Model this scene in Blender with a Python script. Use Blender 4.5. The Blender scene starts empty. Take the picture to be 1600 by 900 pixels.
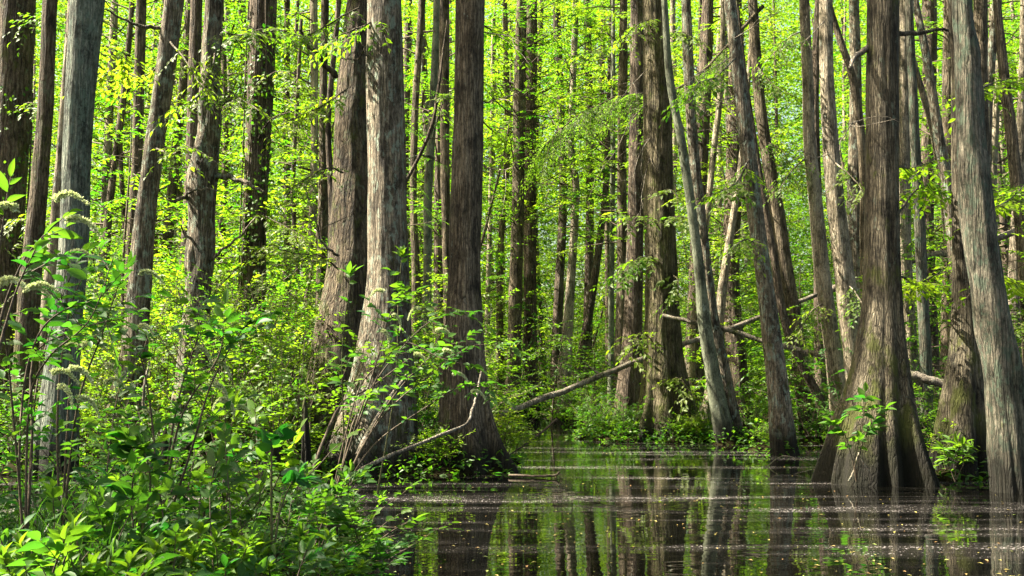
import bpy, math, random
import numpy as np
from mathutils import Vector, Matrix

R = math.radians
S = bpy.context.scene
COL = S.collection

# ------------------------------------------------------------------ camera
F, CX, CY, HZ, CAMZ = 1715.0, 800.0, 450.0, 600.0, 1.2      # photograph's own 1600x900 pixels
PITCH = math.atan((HZ - CY) / F)
cam = bpy.data.cameras.new("camera"); camo = bpy.data.objects.new("camera", cam); COL.objects.link(camo)
cam.sensor_width = 36.0; cam.lens = 36.0 * F / 1600.0
cam.clip_start = 0.05; cam.clip_end = 3000
camo.location = (0, 0, CAMZ); camo.rotation_euler = (math.pi / 2 + PITCH, 0, 0)
S.camera = camo

# ------------------------------------------------------------------ light
SUN_EL, SUN_BACK = 50.0, 5.0        # elevation; how far behind the trees the sun stands (it shines from the left)
to_sun = Vector((-math.cos(R(SUN_BACK)) * math.cos(R(SUN_EL)), math.sin(R(SUN_BACK)) * math.cos(R(SUN_EL)), math.sin(R(SUN_EL))))
W = bpy.data.worlds.new("World"); S.world = W; W.use_nodes = True
wn = W.node_tree.nodes; wl = W.node_tree.links
sky = wn.new("ShaderNodeTexSky"); sky.sky_type = 'NISHITA'; sky.sun_disc = False
sky.sun_elevation = R(SUN_EL); sky.sun_rotation = math.atan2(to_sun.x, to_sun.y)
sky.air_density = 1.0; sky.dust_density = 4.0
wn["Background"].inputs[1].default_value = 0.062
wm = wn.new("ShaderNodeMix"); wm.data_type = 'RGBA'; wm.blend_type = 'MULTIPLY'; wm.inputs[0].default_value = 1.0; wm.inputs[7].default_value = (1.0, 0.92, 0.74, 1)
wl.new(sky.outputs[0], wm.inputs[6]); wl.new(wm.outputs[2], wn["Background"].inputs[0])
sl = bpy.data.lights.new("sun", 'SUN'); sl.energy = 5.0; sl.angle = R(0.5); sl.color = (1.0, 0.92, 0.75)
so = bpy.data.objects.new("sun", sl); COL.objects.link(so)
so.rotation_euler = to_sun.to_track_quat('Z', 'Y').to_euler()
S.view_settings.view_transform = 'Standard'
try: S.view_settings.look = 'None'
except Exception: pass
S.view_settings.exposure = 2.8; S.view_settings.gamma = 1.0; S.view_settings.use_curve_mapping = False
cy = S.cycles
cy.max_bounces = 8; cy.diffuse_bounces = 5; cy.transmission_bounces = 6; cy.glossy_bounces = 3; cy.transparent_max_bounces = 4
cy.sample_clamp_indirect = 6.0; cy.caustics_reflective = False; cy.caustics_refractive = False
cy.use_denoising = True
try: cy.denoiser = 'OPENIMAGEDENOISE'
except Exception: pass

# ------------------------------------------------------------------ placing
def ray(x, y):
    u = (x - CX) / F; v = (CY - y) / F
    return np.array((u, math.cos(PITCH) - math.sin(PITCH) * v, math.sin(PITCH) + math.cos(PITCH) * v))
def at(x, y, Y):
    d = ray(x, y); t = Y / d[1]
    return np.array((0, 0, CAMZ)) + d * t
def depth_of(y, x=800, z=0.0):
    d = ray(x, y); return (z - CAMZ) / d[2] * d[1]
def px(x_world, Y, z=1.0):          # photo column of a world point
    zc = Y * math.cos(PITCH) + (z - CAMZ) * math.sin(PITCH)
    return CX + x_world / zc * F

# ------------------------------------------------------------------ materials
def new_mat(name):
    m = bpy.data.materials.new(name); m.use_nodes = True
    nt = m.node_tree; nt.nodes.clear()
    out = nt.nodes.new("ShaderNodeOutputMaterial")
    return m, nt, out
def N(nt, t, **kw):
    n = nt.nodes.new(t)
    for k, v in kw.items(): setattr(n, k, v)
    return n
def setin(n, **kw):
    for k, v in kw.items(): n.inputs[k.replace('_', ' ')].default_value = v
def ramp(nt, stops):
    r = N(nt, "ShaderNodeValToRGB"); e = r.color_ramp.elements
    while len(e) > 1: e.remove(e[-1])
    e[0].position = stops[0][0]; e[0].color = (*stops[0][1], 1)
    for p, c in stops[1:]:
        q = e.new(p); q.color = (*c, 1)
    return r
def grey(v): return (v, v, v)
def mixc(nt, a, b, fac, mode='MIX'):
    m = N(nt, "ShaderNodeMix", data_type='RGBA', blend_type=mode)
    for sock, v in ((m.inputs[6], a), (m.inputs[7], b), (m.inputs[0], fac)):
        if hasattr(v, 'links') or hasattr(v, 'is_output'): nt.links.new(v, sock)
        else: sock.default_value = v if not isinstance(v, tuple) else (*v, 1)
    return m.outputs[2]

def leaf_mat(name, dark, light, trans_dark, trans_light, tf=0.5, rough=0.45, spec=0.4):
    m, nt, out = new_mat(name); L = nt.links
    at_ = N(nt, "ShaderNodeAttribute", attribute_name='tint')
    oi = N(nt, "ShaderNodeObjectInfo")
    ad = N(nt, "ShaderNodeMath", operation='MULTIPLY_ADD'); L.new(oi.outputs['Random'], ad.inputs[0]); ad.inputs[1].default_value = 0.5
    L.new(at_.outputs['Fac'], ad.inputs[2])
    sb = N(nt, "ShaderNodeMath", operation='SUBTRACT', use_clamp=True); L.new(ad.outputs[0], sb.inputs[0]); sb.inputs[1].default_value = 0.28
    c = mixc(nt, dark, light, sb.outputs[0]); t = mixc(nt, trans_dark, trans_light, sb.outputs[0])
    p = N(nt, "ShaderNodeBsdfPrincipled"); L.new(c, p.inputs['Base Color']); setin(p, Roughness=rough); p.inputs['Specular IOR Level'].default_value = spec
    tr = N(nt, "ShaderNodeBsdfTranslucent"); L.new(t, tr.inputs[0])
    mx = N(nt, "ShaderNodeMixShader"); mx.inputs[0].default_value = tf
    L.new(p.outputs[0], mx.inputs[1]); L.new(tr.outputs[0], mx.inputs[2]); L.new(mx.outputs[0], out.inputs[0])
    return m

def bark_mat(name, dark, mid, light, lichen=(0.30, 0.36, 0.30), lich=0.3, moss=0.25, scale=1.0, bump=1.0, wet=0.3, plates=True):
    m, nt, out = new_mat(name); L = nt.links
    tc = N(nt, "ShaderNodeTexCoord"); oi = N(nt, "ShaderNodeObjectInfo")
    off = N(nt, "ShaderNodeVectorMath", operation='ADD'); L.new(tc.outputs['Object'], off.inputs[0])
    sc_ = N(nt, "ShaderNodeVectorMath", operation='SCALE'); L.new(oi.outputs['Location'], sc_.inputs[0]); sc_.inputs[3].default_value = 1.7
    L.new(sc_.outputs[0], off.inputs[1])
    def mp(s):
        q = N(nt, "ShaderNodeMapping"); q.inputs['Scale'].default_value = s; L.new(off.outputs[0], q.inputs['Vector']); return q.outputs[0]
    wob = N(nt, "ShaderNodeTexNoise"); L.new(mp((5, 5, 2.2)), wob.inputs['Vector']); setin(wob, Scale=1.0, Detail=3.0)
    st = mp((26 * scale, 26 * scale, 1.0 * scale))
    dis = N(nt, "ShaderNodeVectorMath", operation='MULTIPLY_ADD'); L.new(wob.outputs['Color'], dis.inputs[0]); dis.inputs[1].default_value = (2.2, 2.2, 1.5); L.new(st, dis.inputs[2])
    vo = N(nt, "ShaderNodeTexVoronoi", feature='DISTANCE_TO_EDGE'); L.new(dis.outputs[0], vo.inputs['Vector']); setin(vo, Scale=1.0)
    crack = N(nt, "ShaderNodeMapRange"); L.new(vo.outputs['Distance'], crack.inputs[0]); crack.inputs[1].default_value = 0.0; crack.inputs[2].default_value = 0.20
    fib = N(nt, "ShaderNodeTexNoise"); L.new(mp((46 * scale, 46 * scale, 3.0 * scale)), fib.inputs['Vector']); setin(fib, Scale=1.0, Detail=6.0, Roughness=0.75)
    big = N(nt, "ShaderNodeTexNoise"); L.new(mp((2.2, 2.2, 1.1)), big.inputs['Vector']); setin(big, Scale=1.0, Detail=4.0, Roughness=0.6)
    hgt = N(nt, "ShaderNodeMath", operation='MULTIPLY_ADD'); L.new(crack.outputs[0], hgt.inputs[0]); hgt.inputs[1].default_value = 0.42 if plates else 0.15; L.new(fib.outputs['Fac'], hgt.inputs[2])
    # base colour from the plates, fibres and broad weathering
    rp = ramp(nt, [(0.42, dark), (0.64, mid), (0.86, light)])
    v = N(nt, "ShaderNodeMath", operation='MULTIPLY_ADD'); L.new(big.outputs['Fac'], v.inputs[0]); v.inputs[1].default_value = 0.7
    v2 = N(nt, "ShaderNodeMath", operation='MULTIPLY'); L.new(hgt.outputs[0], v2.inputs[0]); v2.inputs[1].default_value = 0.47; L.new(v2.outputs[0], v.inputs[2])
    L.new(v.outputs[0], rp.inputs[0]); c = rp.outputs[0]
    # lichen blotches
    ln = N(nt, "ShaderNodeTexNoise"); L.new(mp((9, 9, 5)), ln.inputs['Vector']); setin(ln, Scale=1.0, Detail=6.0, Roughness=0.75)
    lr = ramp(nt, [(0.66 - 0.22 * lich, grey(0)), (0.72 - 0.22 * lich, grey(1))]); L.new(ln.outputs['Fac'], lr.inputs[0])
    lf = N(nt, "ShaderNodeMath", operation='MULTIPLY'); L.new(lr.outputs[0], lf.inputs[0]); lf.inputs[1].default_value = 0.65 if lich > 0 else 0.0
    # moss in patches, more of it low on the stem, and a stained wet foot
    sz = N(nt, "ShaderNodeSeparateXYZ"); L.new(tc.outputs['Object'], sz.inputs[0])
    mr = N(nt, "ShaderNodeMapRange"); L.new(sz.outputs['Z'], mr.inputs[0]); mr.inputs[1].default_value = 0.1; mr.inputs[2].default_value = 2.6; mr.inputs[3].default_value = 0.20 * moss + 0.0; mr.inputs[4].default_value = 0.0
    mn = N(nt, "ShaderNodeTexNoise"); L.new(mp((3.3, 3.3, 1.7)), mn.inputs['Vector']); setin(mn, Scale=1.3, Detail=7.0, Roughness=0.7)
    ms = N(nt, "ShaderNodeMath", operation='ADD'); L.new(mn.outputs['Fac'], ms.inputs[0]); L.new(mr.outputs[0], ms.inputs[1])
    mm = ramp(nt, [(0.66 - 0.12 * moss, grey(0)), (0.76 - 0.12 * moss, grey(0.85))]); L.new(ms.outputs[0], mm.inputs[0])
    spk = N(nt, "ShaderNodeTexNoise"); L.new(mp((34, 34, 17)), spk.inputs['Vector']); setin(spk, Scale=1.0, Detail=3.0, Roughness=0.8)
    spr = ramp(nt, [(0.36, grey(0.45)), (0.50, grey(1.0)), (0.62, grey(1.0)), (0.68, grey(1.9))]); L.new(spk.outputs['Fac'], spr.inputs[0]); c = mixc(nt, c, spr.outputs[0], 1.0, 'MULTIPLY')
    bl = N(nt, "ShaderNodeTexNoise"); L.new(mp((4.6, 4.6, 2.3)), bl.inputs['Vector']); setin(bl, Scale=1.0, Detail=8.0, Roughness=0.72)
    blr = ramp(nt, [(0.40, grey(0.34)), (0.49, grey(0.95)), (0.62, grey(1.15))]); L.new(bl.outputs['Fac'], blr.inputs[0]); c = mixc(nt, c, blr.outputs[0], 1.0, 'MULTIPLY')
    c = mixc(nt, c, lichen, lf.outputs[0])
    c = mixc(nt, c, (0.075, 0.085, 0.018), mm.outputs[0])
    wz = N(nt, "ShaderNodeMath", operation='MULTIPLY_ADD'); L.new(big.outputs['Fac'], wz.inputs[0]); wz.inputs[1].default_value = -0.9; L.new(sz.outputs['Z'], wz.inputs[2])
    wr = N(nt, "ShaderNodeMapRange"); L.new(wz.outputs[0], wr.inputs[0]); wr.inputs[1].default_value = wet - 0.55; wr.inputs[2].default_value = wet - 0.1; wr.inputs[3].default_value = 0.94; wr.inputs[4].default_value = 0.0
    c = mixc(nt, c, (0.010, 0.009, 0.006), wr.outputs[0])
    p = N(nt, "ShaderNodeBsdfPrincipled"); L.new(c, p.inputs['Base Color']); setin(p, Roughness=0.85); p.inputs['Specular IOR Level'].default_value = 0.2
    b = N(nt, "ShaderNodeBump"); b.inputs['Strength'].default_value = bump; b.inputs['Distance'].default_value = 0.06 / scale; L.new(hgt.outputs[0], b.inputs['Height'])
    L.new(b.outputs[0], p.inputs['Normal']); L.new(p.outputs[0], out.inputs[0])
    return m

def plain_mat(name, a, b, scale=6.0, rough=0.8, bump=0.3, spec=0.25):
    m, nt, out = new_mat(name); L = nt.links
    tc = N(nt, "ShaderNodeTexCoord"); n = N(nt, "ShaderNodeTexNoise"); setin(n, Scale=scale, Detail=6.0, Roughness=0.65); L.new(tc.outputs['Object'], n.inputs['Vector'])
    r = ramp(nt, [(0.35, a), (0.65, b)]); L.new(n.outputs['Fac'], r.inputs[0])
    p = N(nt, "ShaderNodeBsdfPrincipled"); L.new(r.outputs[0], p.inputs['Base Color']); setin(p, Roughness=rough); p.inputs['Specular IOR Level'].default_value = spec
    bm = N(nt, "ShaderNodeBump"); bm.inputs['Strength'].default_value = bump; bm.inputs['Distance'].default_value = 0.03; L.new(n.outputs['Fac'], bm.inputs['Height']); L.new(bm.outputs[0], p.inputs['Normal'])
    L.new(p.outputs[0], out.inputs[0]); return m

M = {}
M['leaf_far'] = leaf_mat('woodland_leaf', (0.040, 0.095, 0.008), (0.125, 0.160, 0.018), (0.06, 0.29, 0.006), (0.38, 0.54, 0.016), 0.52, 0.5, 0.35)
M['leaf_needle'] = leaf_mat('cypress_leaf', (0.060, 0.110, 0.014), (0.120, 0.160, 0.03), (0.11, 0.35, 0.012), (0.38, 0.57, 0.035), 0.55, 0.5, 0.25)
M['leaf_shrub'] = leaf_mat('shrub_leaf', (0.024, 0.085, 0.010), (0.080, 0.140, 0.014), (0.05, 0.24, 0.007), (0.24, 0.40, 0.012), 0.45, 0.5, 0.3)
M['leaf_near'] = leaf_mat('sweet_shrub_leaf', (0.018, 0.072, 0.018), (0.075, 0.138, 0.018), (0.028, 0.20, 0.013), (0.21, 0.38, 0.012), 0.45, 0.5, 0.2)
M['grass'] = leaf_mat('grass_blade', (0.022, 0.070, 0.012), (0.055, 0.115, 0.02), (0.04, 0.18, 0.010), (0.12, 0.28, 0.015), 0.4, 0.45, 0.4)
M['flower'] = leaf_mat('cream_flower', (0.48, 0.54, 0.28), (0.72, 0.74, 0.48), (0.40, 0.50, 0.18), (0.55, 0.60, 0.28), 0.35, 0.6, 0.2)
M['bark_brown'] = bark_mat('brown_ridged_bark', (0.028, 0.021, 0.012), (0.096, 0.074, 0.047), (0.25, 0.20, 0.135), lich=0.12, moss=0.3)
M['bark_lichen'] = bark_mat('lichen_covered_bark', (0.030, 0.024, 0.015), (0.118, 0.096, 0.066), (0.30, 0.25, 0.18), lichen=(0.30, 0.37, 0.29), lich=0.6, moss=0.45)
M['bark_green'] = bark_mat('grey_green_bark', (0.028, 0.030, 0.019), (0.072, 0.074, 0.050), (0.22, 0.195, 0.145), lichen=(0.085, 0.125, 0.085), lich=0.68, moss=0.15)
M['bark_sage'] = bark_mat('sage_grey_bark', (0.050, 0.060, 0.046), (0.135, 0.158, 0.122), (0.27, 0.28, 0.22), lichen=(0.17, 0.23, 0.18), lich=0.6, moss=0.15)
M['bark_mossy'] = bark_mat('mossy_dark_bark', (0.028, 0.020, 0.012), (0.085, 0.062, 0.040), (0.19, 0.15, 0.10), lichen=(0.15, 0.18, 0.11), lich=0.45, moss=1.0, scale=0.62)
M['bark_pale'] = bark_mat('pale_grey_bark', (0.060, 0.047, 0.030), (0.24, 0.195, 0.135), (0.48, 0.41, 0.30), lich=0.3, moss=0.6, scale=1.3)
M['bark_cypress'] = bark_mat('grey_fluted_bark', (0.022, 0.018, 0.011), (0.076, 0.063, 0.041), (0.20, 0.17, 0.115), lichen=(0.16, 0.19, 0.14), lich=0.3, moss=0.8, wet=0.42, scale=1.15)  # shade on the foot is painted in as darker tone and extra moss
M['bark_olive'] = bark_mat('olive_split_bark', (0.022, 0.018, 0.010), (0.085, 0.070, 0.036), (0.21, 0.175, 0.11), lichen=(0.12, 0.13, 0.05), lich=0.35, moss=0.8, scale=0.7)
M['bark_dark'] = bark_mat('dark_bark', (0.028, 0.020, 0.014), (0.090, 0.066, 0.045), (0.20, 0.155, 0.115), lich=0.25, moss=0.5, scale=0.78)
M['bark_smooth'] = bark_mat('smooth_olive_bark', (0.07, 0.078, 0.052), (0.125, 0.135, 0.09), (0.19, 0.20, 0.14), lich=0.2, moss=0.2, bump=0.3, plates=False)
M['wood_dead'] = bark_mat('bare_dead_wood', (0.09, 0.075, 0.055), (0.24, 0.20, 0.155), (0.44, 0.38, 0.30), lich=0.35, moss=0.5, scale=1.6, wet=-3)
M['twig'] = plain_mat('twig_bark', (0.035, 0.026, 0.017), (0.12, 0.09, 0.06), 30)
M['stem_green'] = plain_mat('young_stem', (0.05, 0.05, 0.02), (0.10, 0.10, 0.03), 25, 0.6)

# ------------------------------------------------------------------ mesh builder (all faces quads)
class MB:
    def __init__(s): s.v, s.f, s.m, s.t, s.n = [], [], [], [], 0
    def add(s, v, f, mi=0, tint=0.5):
        v = np.asarray(v, float).reshape(-1, 3); f = np.asarray(f, int).reshape(-1, 4)
        s.v.append(v); s.f.append(f + s.n); s.n += len(v)
        s.m.append(np.full(len(f), mi) if np.isscalar(mi) else mi)
        s.t.append(np.full(len(f), tint, float) if np.isscalar(tint) else np.asarray(tint, float))
    def tube(s, pts, rad, seg=6, mi=0, cap=True):
        P = np.asarray(pts, float); n = len(P); rad = np.broadcast_to(np.asarray(rad, float), (n,))
        d = np.gradient(P, axis=0); d /= np.linalg.norm(d, axis=1)[:, None] + 1e-12
        up = np.array((0, 0, 1.0)) if abs(d[:, 2]).mean() < 0.8 else np.array((0, 1.0, 0))
        a = np.cross(d, up); a /= np.linalg.norm(a, axis=1)[:, None] + 1e-12; b = np.cross(a, d)
        th = np.arange(seg) * 2 * math.pi / seg
        ring = P[:, None] + rad[:, None, None] * (np.cos(th)[None, :, None] * a[:, None] + np.sin(th)[None, :, None] * b[:, None])
        i = np.arange(n - 1)[:, None] * seg; j = np.arange(seg)[None]; k = (j + 1) % seg
        f = np.stack([i + j, i + k, i + seg + k, i + seg + j], -1).reshape(-1, 4)
        s.add(ring.reshape(-1, 3), f, mi)
        if cap:
            for e, o in ((0, -1), (n - 1, 1)):
                c = P[e] + d[e] * o * rad[e] * 0.4
                m = seg // 2
                vv = np.vstack([ring[e], c[None]]); ff = [[q, (q + 1) % seg, (q + 2) % seg, seg] for q in range(0, seg - 1, 2)]
                s.add(vv, ff, mi)
    def leaves(s, tpl, o, d, n, sc, mi=0, tint=0.5):
        tv, tf = tpl; o = np.asarray(o); k = len(o)
        if not k: return
        d = d / (np.linalg.norm(d, axis=1)[:, None] + 1e-12)
        x = np.cross(d, n); x /= np.linalg.norm(x, axis=1)[:, None] + 1e-12
        n = np.cross(x, d)
        sc = np.broadcast_to(np.asarray(sc, float), (k,))[:, None, None]
        v = o[:, None] + sc * (tv[None, :, 0:1] * x[:, None] + tv[None, :, 1:2] * d[:, None] + tv[None, :, 2:3] * n[:, None])
        f = tf[None] + (np.arange(k) * len(tv))[:, None, None]
        t = np.repeat(np.broadcast_to(np.asarray(tint, float), (k,)), len(tf))
        s.add(v.reshape(-1, 3), f.reshape(-1, 4), mi, t)
    def mesh(s, name, mats, smooth=True):
        me = bpy.data.meshes.new(name)
        v = np.concatenate(s.v); f = np.concatenate(s.f)
        me.vertices.add(len(v)); me.vertices.foreach_set('co', v.astype(np.float32).ravel())
        me.loops.add(f.size); me.loops.foreach_set('vertex_index', f.astype(np.int32).ravel())
        me.polygons.add(len(f)); me.polygons.foreach_set('loop_start', np.arange(0, f.size, 4, dtype=np.int32))
        try: me.polygons.foreach_set('loop_total', np.full(len(f), 4, np.int32))
        except Exception: pass
        for m in mats: me.materials.append(m)
        me.polygons.foreach_set('material_index', np.concatenate(s.m).astype(np.int32))
        me.polygons.foreach_set('use_smooth', np.full(len(f), smooth))
        a = me.attributes.new('tint', 'FLOAT', 'FACE'); a.data.foreach_set('value', np.concatenate(s.t).astype(np.float32))
        me.update(calc_edges=True); me.validate()
        return me

def link(name, me, parent=None, loc=None, rot=None, scale=None):
    o = bpy.data.objects.new(name, me); COL.objects.link(o)
    if parent: o.parent = parent
    if loc is not None: o.location = tuple(loc)
    if rot is not None: o.rotation_euler = rot
    if scale is not None: o.scale = (scale,) * 3 if np.isscalar(scale) else scale
    return o
def tag(o, label=None, cat=None, group=None, kind=None):
    if label: o['label'] = label
    if cat: o['category'] = cat
    if group: o['group'] = group
    if kind: o['kind'] = kind
    return o
def thing(name, label, cat, loc, group=None, rz=0.0):
    o = link(name, None, None, loc, (0, 0, rz)); o.empty_display_size = 0.2
    return tag(o, label, cat, group)

# leaf shapes: base at the origin, along +Y, length 1
def lo_leaf(w): return (np.array([(0, 0, 0), (w / 2, .45, .07), (0, 1, -.08), (-w / 2, .45, .07)]), np.array([[0, 1, 2, 3]]))
def mid_leaf(w):
    v = np.array([(0, 0, 0), (w * .42, .28, .05), (w * .44, .58, .03), (0, 1, -.14), (-w * .44, .58, .03), (-w * .42, .28, .05), (0, .3, 0), (0, .6, -.02)], float)
    return (v, np.array([[0, 1, 6, 5], [6, 1, 2, 7], [5, 6, 7, 4], [7, 2, 3, 4]]))
def hi_leaf(w, bend=.16, fold=.10):
    ys = (0.0, .16, .36, .58, .80, 1.0); ws = (.06, .34, .50, .47, .27, .02)
    v = []
    for y, q in zip(ys, ws):
        z = -bend * y * y
        v += [(-q * w, y, z + fold * q * 2), (0, y, z), (q * w, y, z + fold * q * 2)]
    f = []
    for i in range(5):
        a = i * 3; f += [[a, a + 1, a + 4, a + 3], [a + 1, a + 2, a + 5, a + 4]]
    return (np.array(v, float), np.array(f))

def unit(v): return v / (np.linalg.norm(v, axis=-1, keepdims=True) + 1e-12)
UPV = np.array((0, 0, 1.0))

def sprays(mb, rng, o, a, L, K, leaf, leaf_len, mi=0, droop=0.15, tint0=0.5, tvar=0.5, open_=0.95, twig=None, updir=None, jitter=.28):
    """o, a: origins and directions (S,3); K leaves set alternately along each flat twig of length L."""
    Sn = len(o)
    if Sn == 0: return
    a = unit(a); u = unit((UPV[None] if updir is None else updir) - 0 * a + rng.normal(0, .16, (Sn, 3)))
    s = unit(np.cross(a, u)); u = np.cross(s, a)
    L = np.broadcast_to(np.asarray(L, float), (Sn,))
    t = (np.arange(K) + .4) / K; t = np.clip(t[None] + rng.normal(0, .3 / K, (Sn, K)), 0.02, 1)
    side = np.where(np.arange(K) % 2 == 0, 1.0, -1.0); side[-1] = 0.0
    p = o[:, None] + a[:, None] * (t * L[:, None])[..., None]
    p[..., 2] -= droop * L[:, None] * t ** 2
    ang = open_ + rng.normal(0, .18, (Sn, K))
    d = a[:, None] * np.cos(ang)[..., None] + s[:, None] * (np.sin(ang) * side[None])[..., None]
    d[..., 2] -= droop * 1.2 + rng.normal(0, .14, (Sn, K))
    n = u[:, None] + rng.normal(0, jitter, (Sn, K, 3))
    sc = leaf_len * (1.0 - 0.35 * np.abs(t - .5)) * rng.uniform(.5, 1.25, (Sn, K))
    tint = np.clip(tint0 + rng.normal(0, .12 * tvar * 2, (Sn, 1)) + rng.normal(0, .16 * tvar, (Sn, K)), 0, 1)
    mb.leaves(leaf, p.reshape(-1, 3), d.reshape(-1, 3), n.reshape(-1, 3), sc.ravel(), mi, tint.ravel())
    if twig:
        r0, tm = twig
        for i in range(Sn):
            q = np.array((0, .5, 1.0))
            pp = o[i] + a[i] * (q * L[i])[:, None]; pp[:, 2] -= droop * L[i] * q ** 2
            mb.tube(pp, (r0, r0 * .7, r0 * .3), 3, tm, cap=False)

def limb_path(rng, p0, d0, L, n=6, wig=.12, lift=0.0):
    pts = [np.array(p0, float)]; d = unit(np.array(d0, float))
    for i in range(n - 1):
        d = unit(d + rng.normal(0, wig, 3) + np.array((0, 0, lift)))
        pts.append(pts[-1] + d * L / (n - 1))
    return np.array(pts)

def crown_mesh(name, seed, z0, z1, rad, nb, leaf_len=.09, K=11, spb=9, spray_L=.55, w=.46, lift=.02, mat='leaf_far', shape='round', droop=.16, limb=.03, elev=(.0, .5), tint0=.5, bark='twig'):
    rng = np.random.default_rng(seed); mb = MB(); leaf = lo_leaf(w)
    for b in range(nb):
        f = (b + rng.random()) / nb; z = z0 + (z1 - z0) * f
        prof = math.sin(math.pi * min(.97, .18 + .80 * f)) ** .7 if shape == 'round' else (1 - .85 * f)
        L = rad * prof * rng.uniform(.55, 1.15); az = rng.uniform(0, 2 * math.pi); e = rng.uniform(*elev)
        d = np.array((math.cos(az) * math.cos(e), math.sin(az) * math.cos(e), math.sin(e)))
        P = limb_path(rng, (0, 0, z), d, L, 6, .13, lift)
        mb.tube(P, np.linspace(limb * (.5 + .5 * L / rad), .005, 6), 4, 1, cap=False)
        k = max(3, int(spb * L / rad + rng.integers(0, 3)))
        t = rng.uniform(.22, 1.0, k); i = np.minimum((t * 5).astype(int), 4); fr = (t * 5 - i)[:, None]
        o = P[i] * (1 - fr) + P[i + 1] * fr; bd = unit(P[i + 1] - P[i])
        ang = rng.choice([-1, 1], k) * rng.uniform(.3, 1.25, k)
        c, s_ = np.cos(ang), np.sin(ang)
        a = np.stack([bd[:, 0] * c - bd[:, 1] * s_, bd[:, 0] * s_ + bd[:, 1] * c, bd[:, 2] * .4 + rng.normal(0, .16, k)], 1)
        sprays(mb, rng, o, a, spray_L * rng.uniform(.6, 1.35, k), K, leaf, leaf_len, 0, droop, tint0 + rng.normal(0, .08), .6)
    return mb.mesh(name, [M[mat], M[bark]], smooth=False)

# ------------------------------------------------------------------ value noise on arrays
def _h(ix, iy, seed):
    h = (ix.astype(np.int64) * 374761393 + iy.astype(np.int64) * 668265263 + seed * 1442695041) & 0xffffffff
    h = ((h ^ (h >> 13)) * 1274126177) & 0xffffffff
    return ((h ^ (h >> 16)) & 0xffff) / 65535.0
def vnoise(x, y, seed=0):
    x = np.asarray(x, float); y = np.asarray(y, float); ix = np.floor(x); iy = np.floor(y); fx = x - ix; fy = y - iy
    fx = fx * fx * (3 - 2 * fx); fy = fy * fy * (3 - 2 * fy)
    return (_h(ix, iy, seed) * (1 - fx) + _h(ix + 1, iy, seed) * fx) * (1 - fy) + (_h(ix, iy + 1, seed) * (1 - fx) + _h(ix + 1, iy + 1, seed) * fx) * fy
def fbm(x, y, seed=0, o=4):
    r = 0; a = .5
    for k in range(o): r = r + a * vnoise(x * 2 ** k, y * 2 ** k, seed + k); a *= .5
    return r

# ------------------------------------------------------------------ ground and water
HUMPS = []      # (x, y, radius, height), filled from the tree bases below
def land(X, Y):
    n = (fbm(X * .25 + 7, Y * .25 + 3, 11) - .47)
    edge = np.where(X < -3.0, 24.5, np.where(X < 1.0, 24.5 + (X + 3) * 3.6, np.where(X < 4.5, 39.0, np.maximum(25.0, 39.0 - (X - 4.5) * 4.0))))
    far = Y - edge + n * 5
    near = np.minimum(np.minimum(7.6 - Y, (-1.15 - .09 * (7 - Y)) - X), Y + 6) + n * 1.2
    return far, near
def gz(X, Y):
    X = np.asarray(X, float); Y = np.asarray(Y, float)
    far, near = land(X, Y)
    z = np.full(X.shape, -.55)
    z = np.maximum(z, np.clip(far * .12, -.55, .32) + np.clip(far - 8, 0, 400) * .012)
    z = np.maximum(z, np.clip(near * .35, -.55, .30))
    for hx, hy, hr, hh in HUMPS:
        d2 = ((X - hx) ** 2 + (Y - hy) ** 2) / hr ** 2
        z = np.maximum(z, hh - .35 * d2) if False else np.where(d2 < 6, np.maximum(z, hh * 1.6 * np.exp(-d2) - .55 * (1 - np.exp(-d2))), z)
    return z + (fbm(X * 1.3, Y * 1.3, 5) - .47) * .12

# ------------------------------------------------------------------ traced trees
BARK_AXIS = {}
def resample(z, V, n):
    """smooth resampling of the columns of V over z (increasing)"""
    zz = np.linspace(z[0], z[-1], n); out = []
    for c in V.T:
        m = np.gradient(c, z) if len(z) > 2 else np.full(len(z), (c[-1] - c[0]) / (z[-1] - z[0]))
        i = np.clip(np.searchsorted(z, zz, 'right') - 1, 0, len(z) - 2); h = z[i + 1] - z[i]; t = (zz - z[i]) / h
        out.append((2*t**3-3*t**2+1)*c[i] + (t**3-2*t**2+t)*h*m[i] + (-2*t**3+3*t**2)*c[i+1] + (t**3-t**2)*h*m[i+1])
    return zz, np.stack(out, 1)

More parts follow.
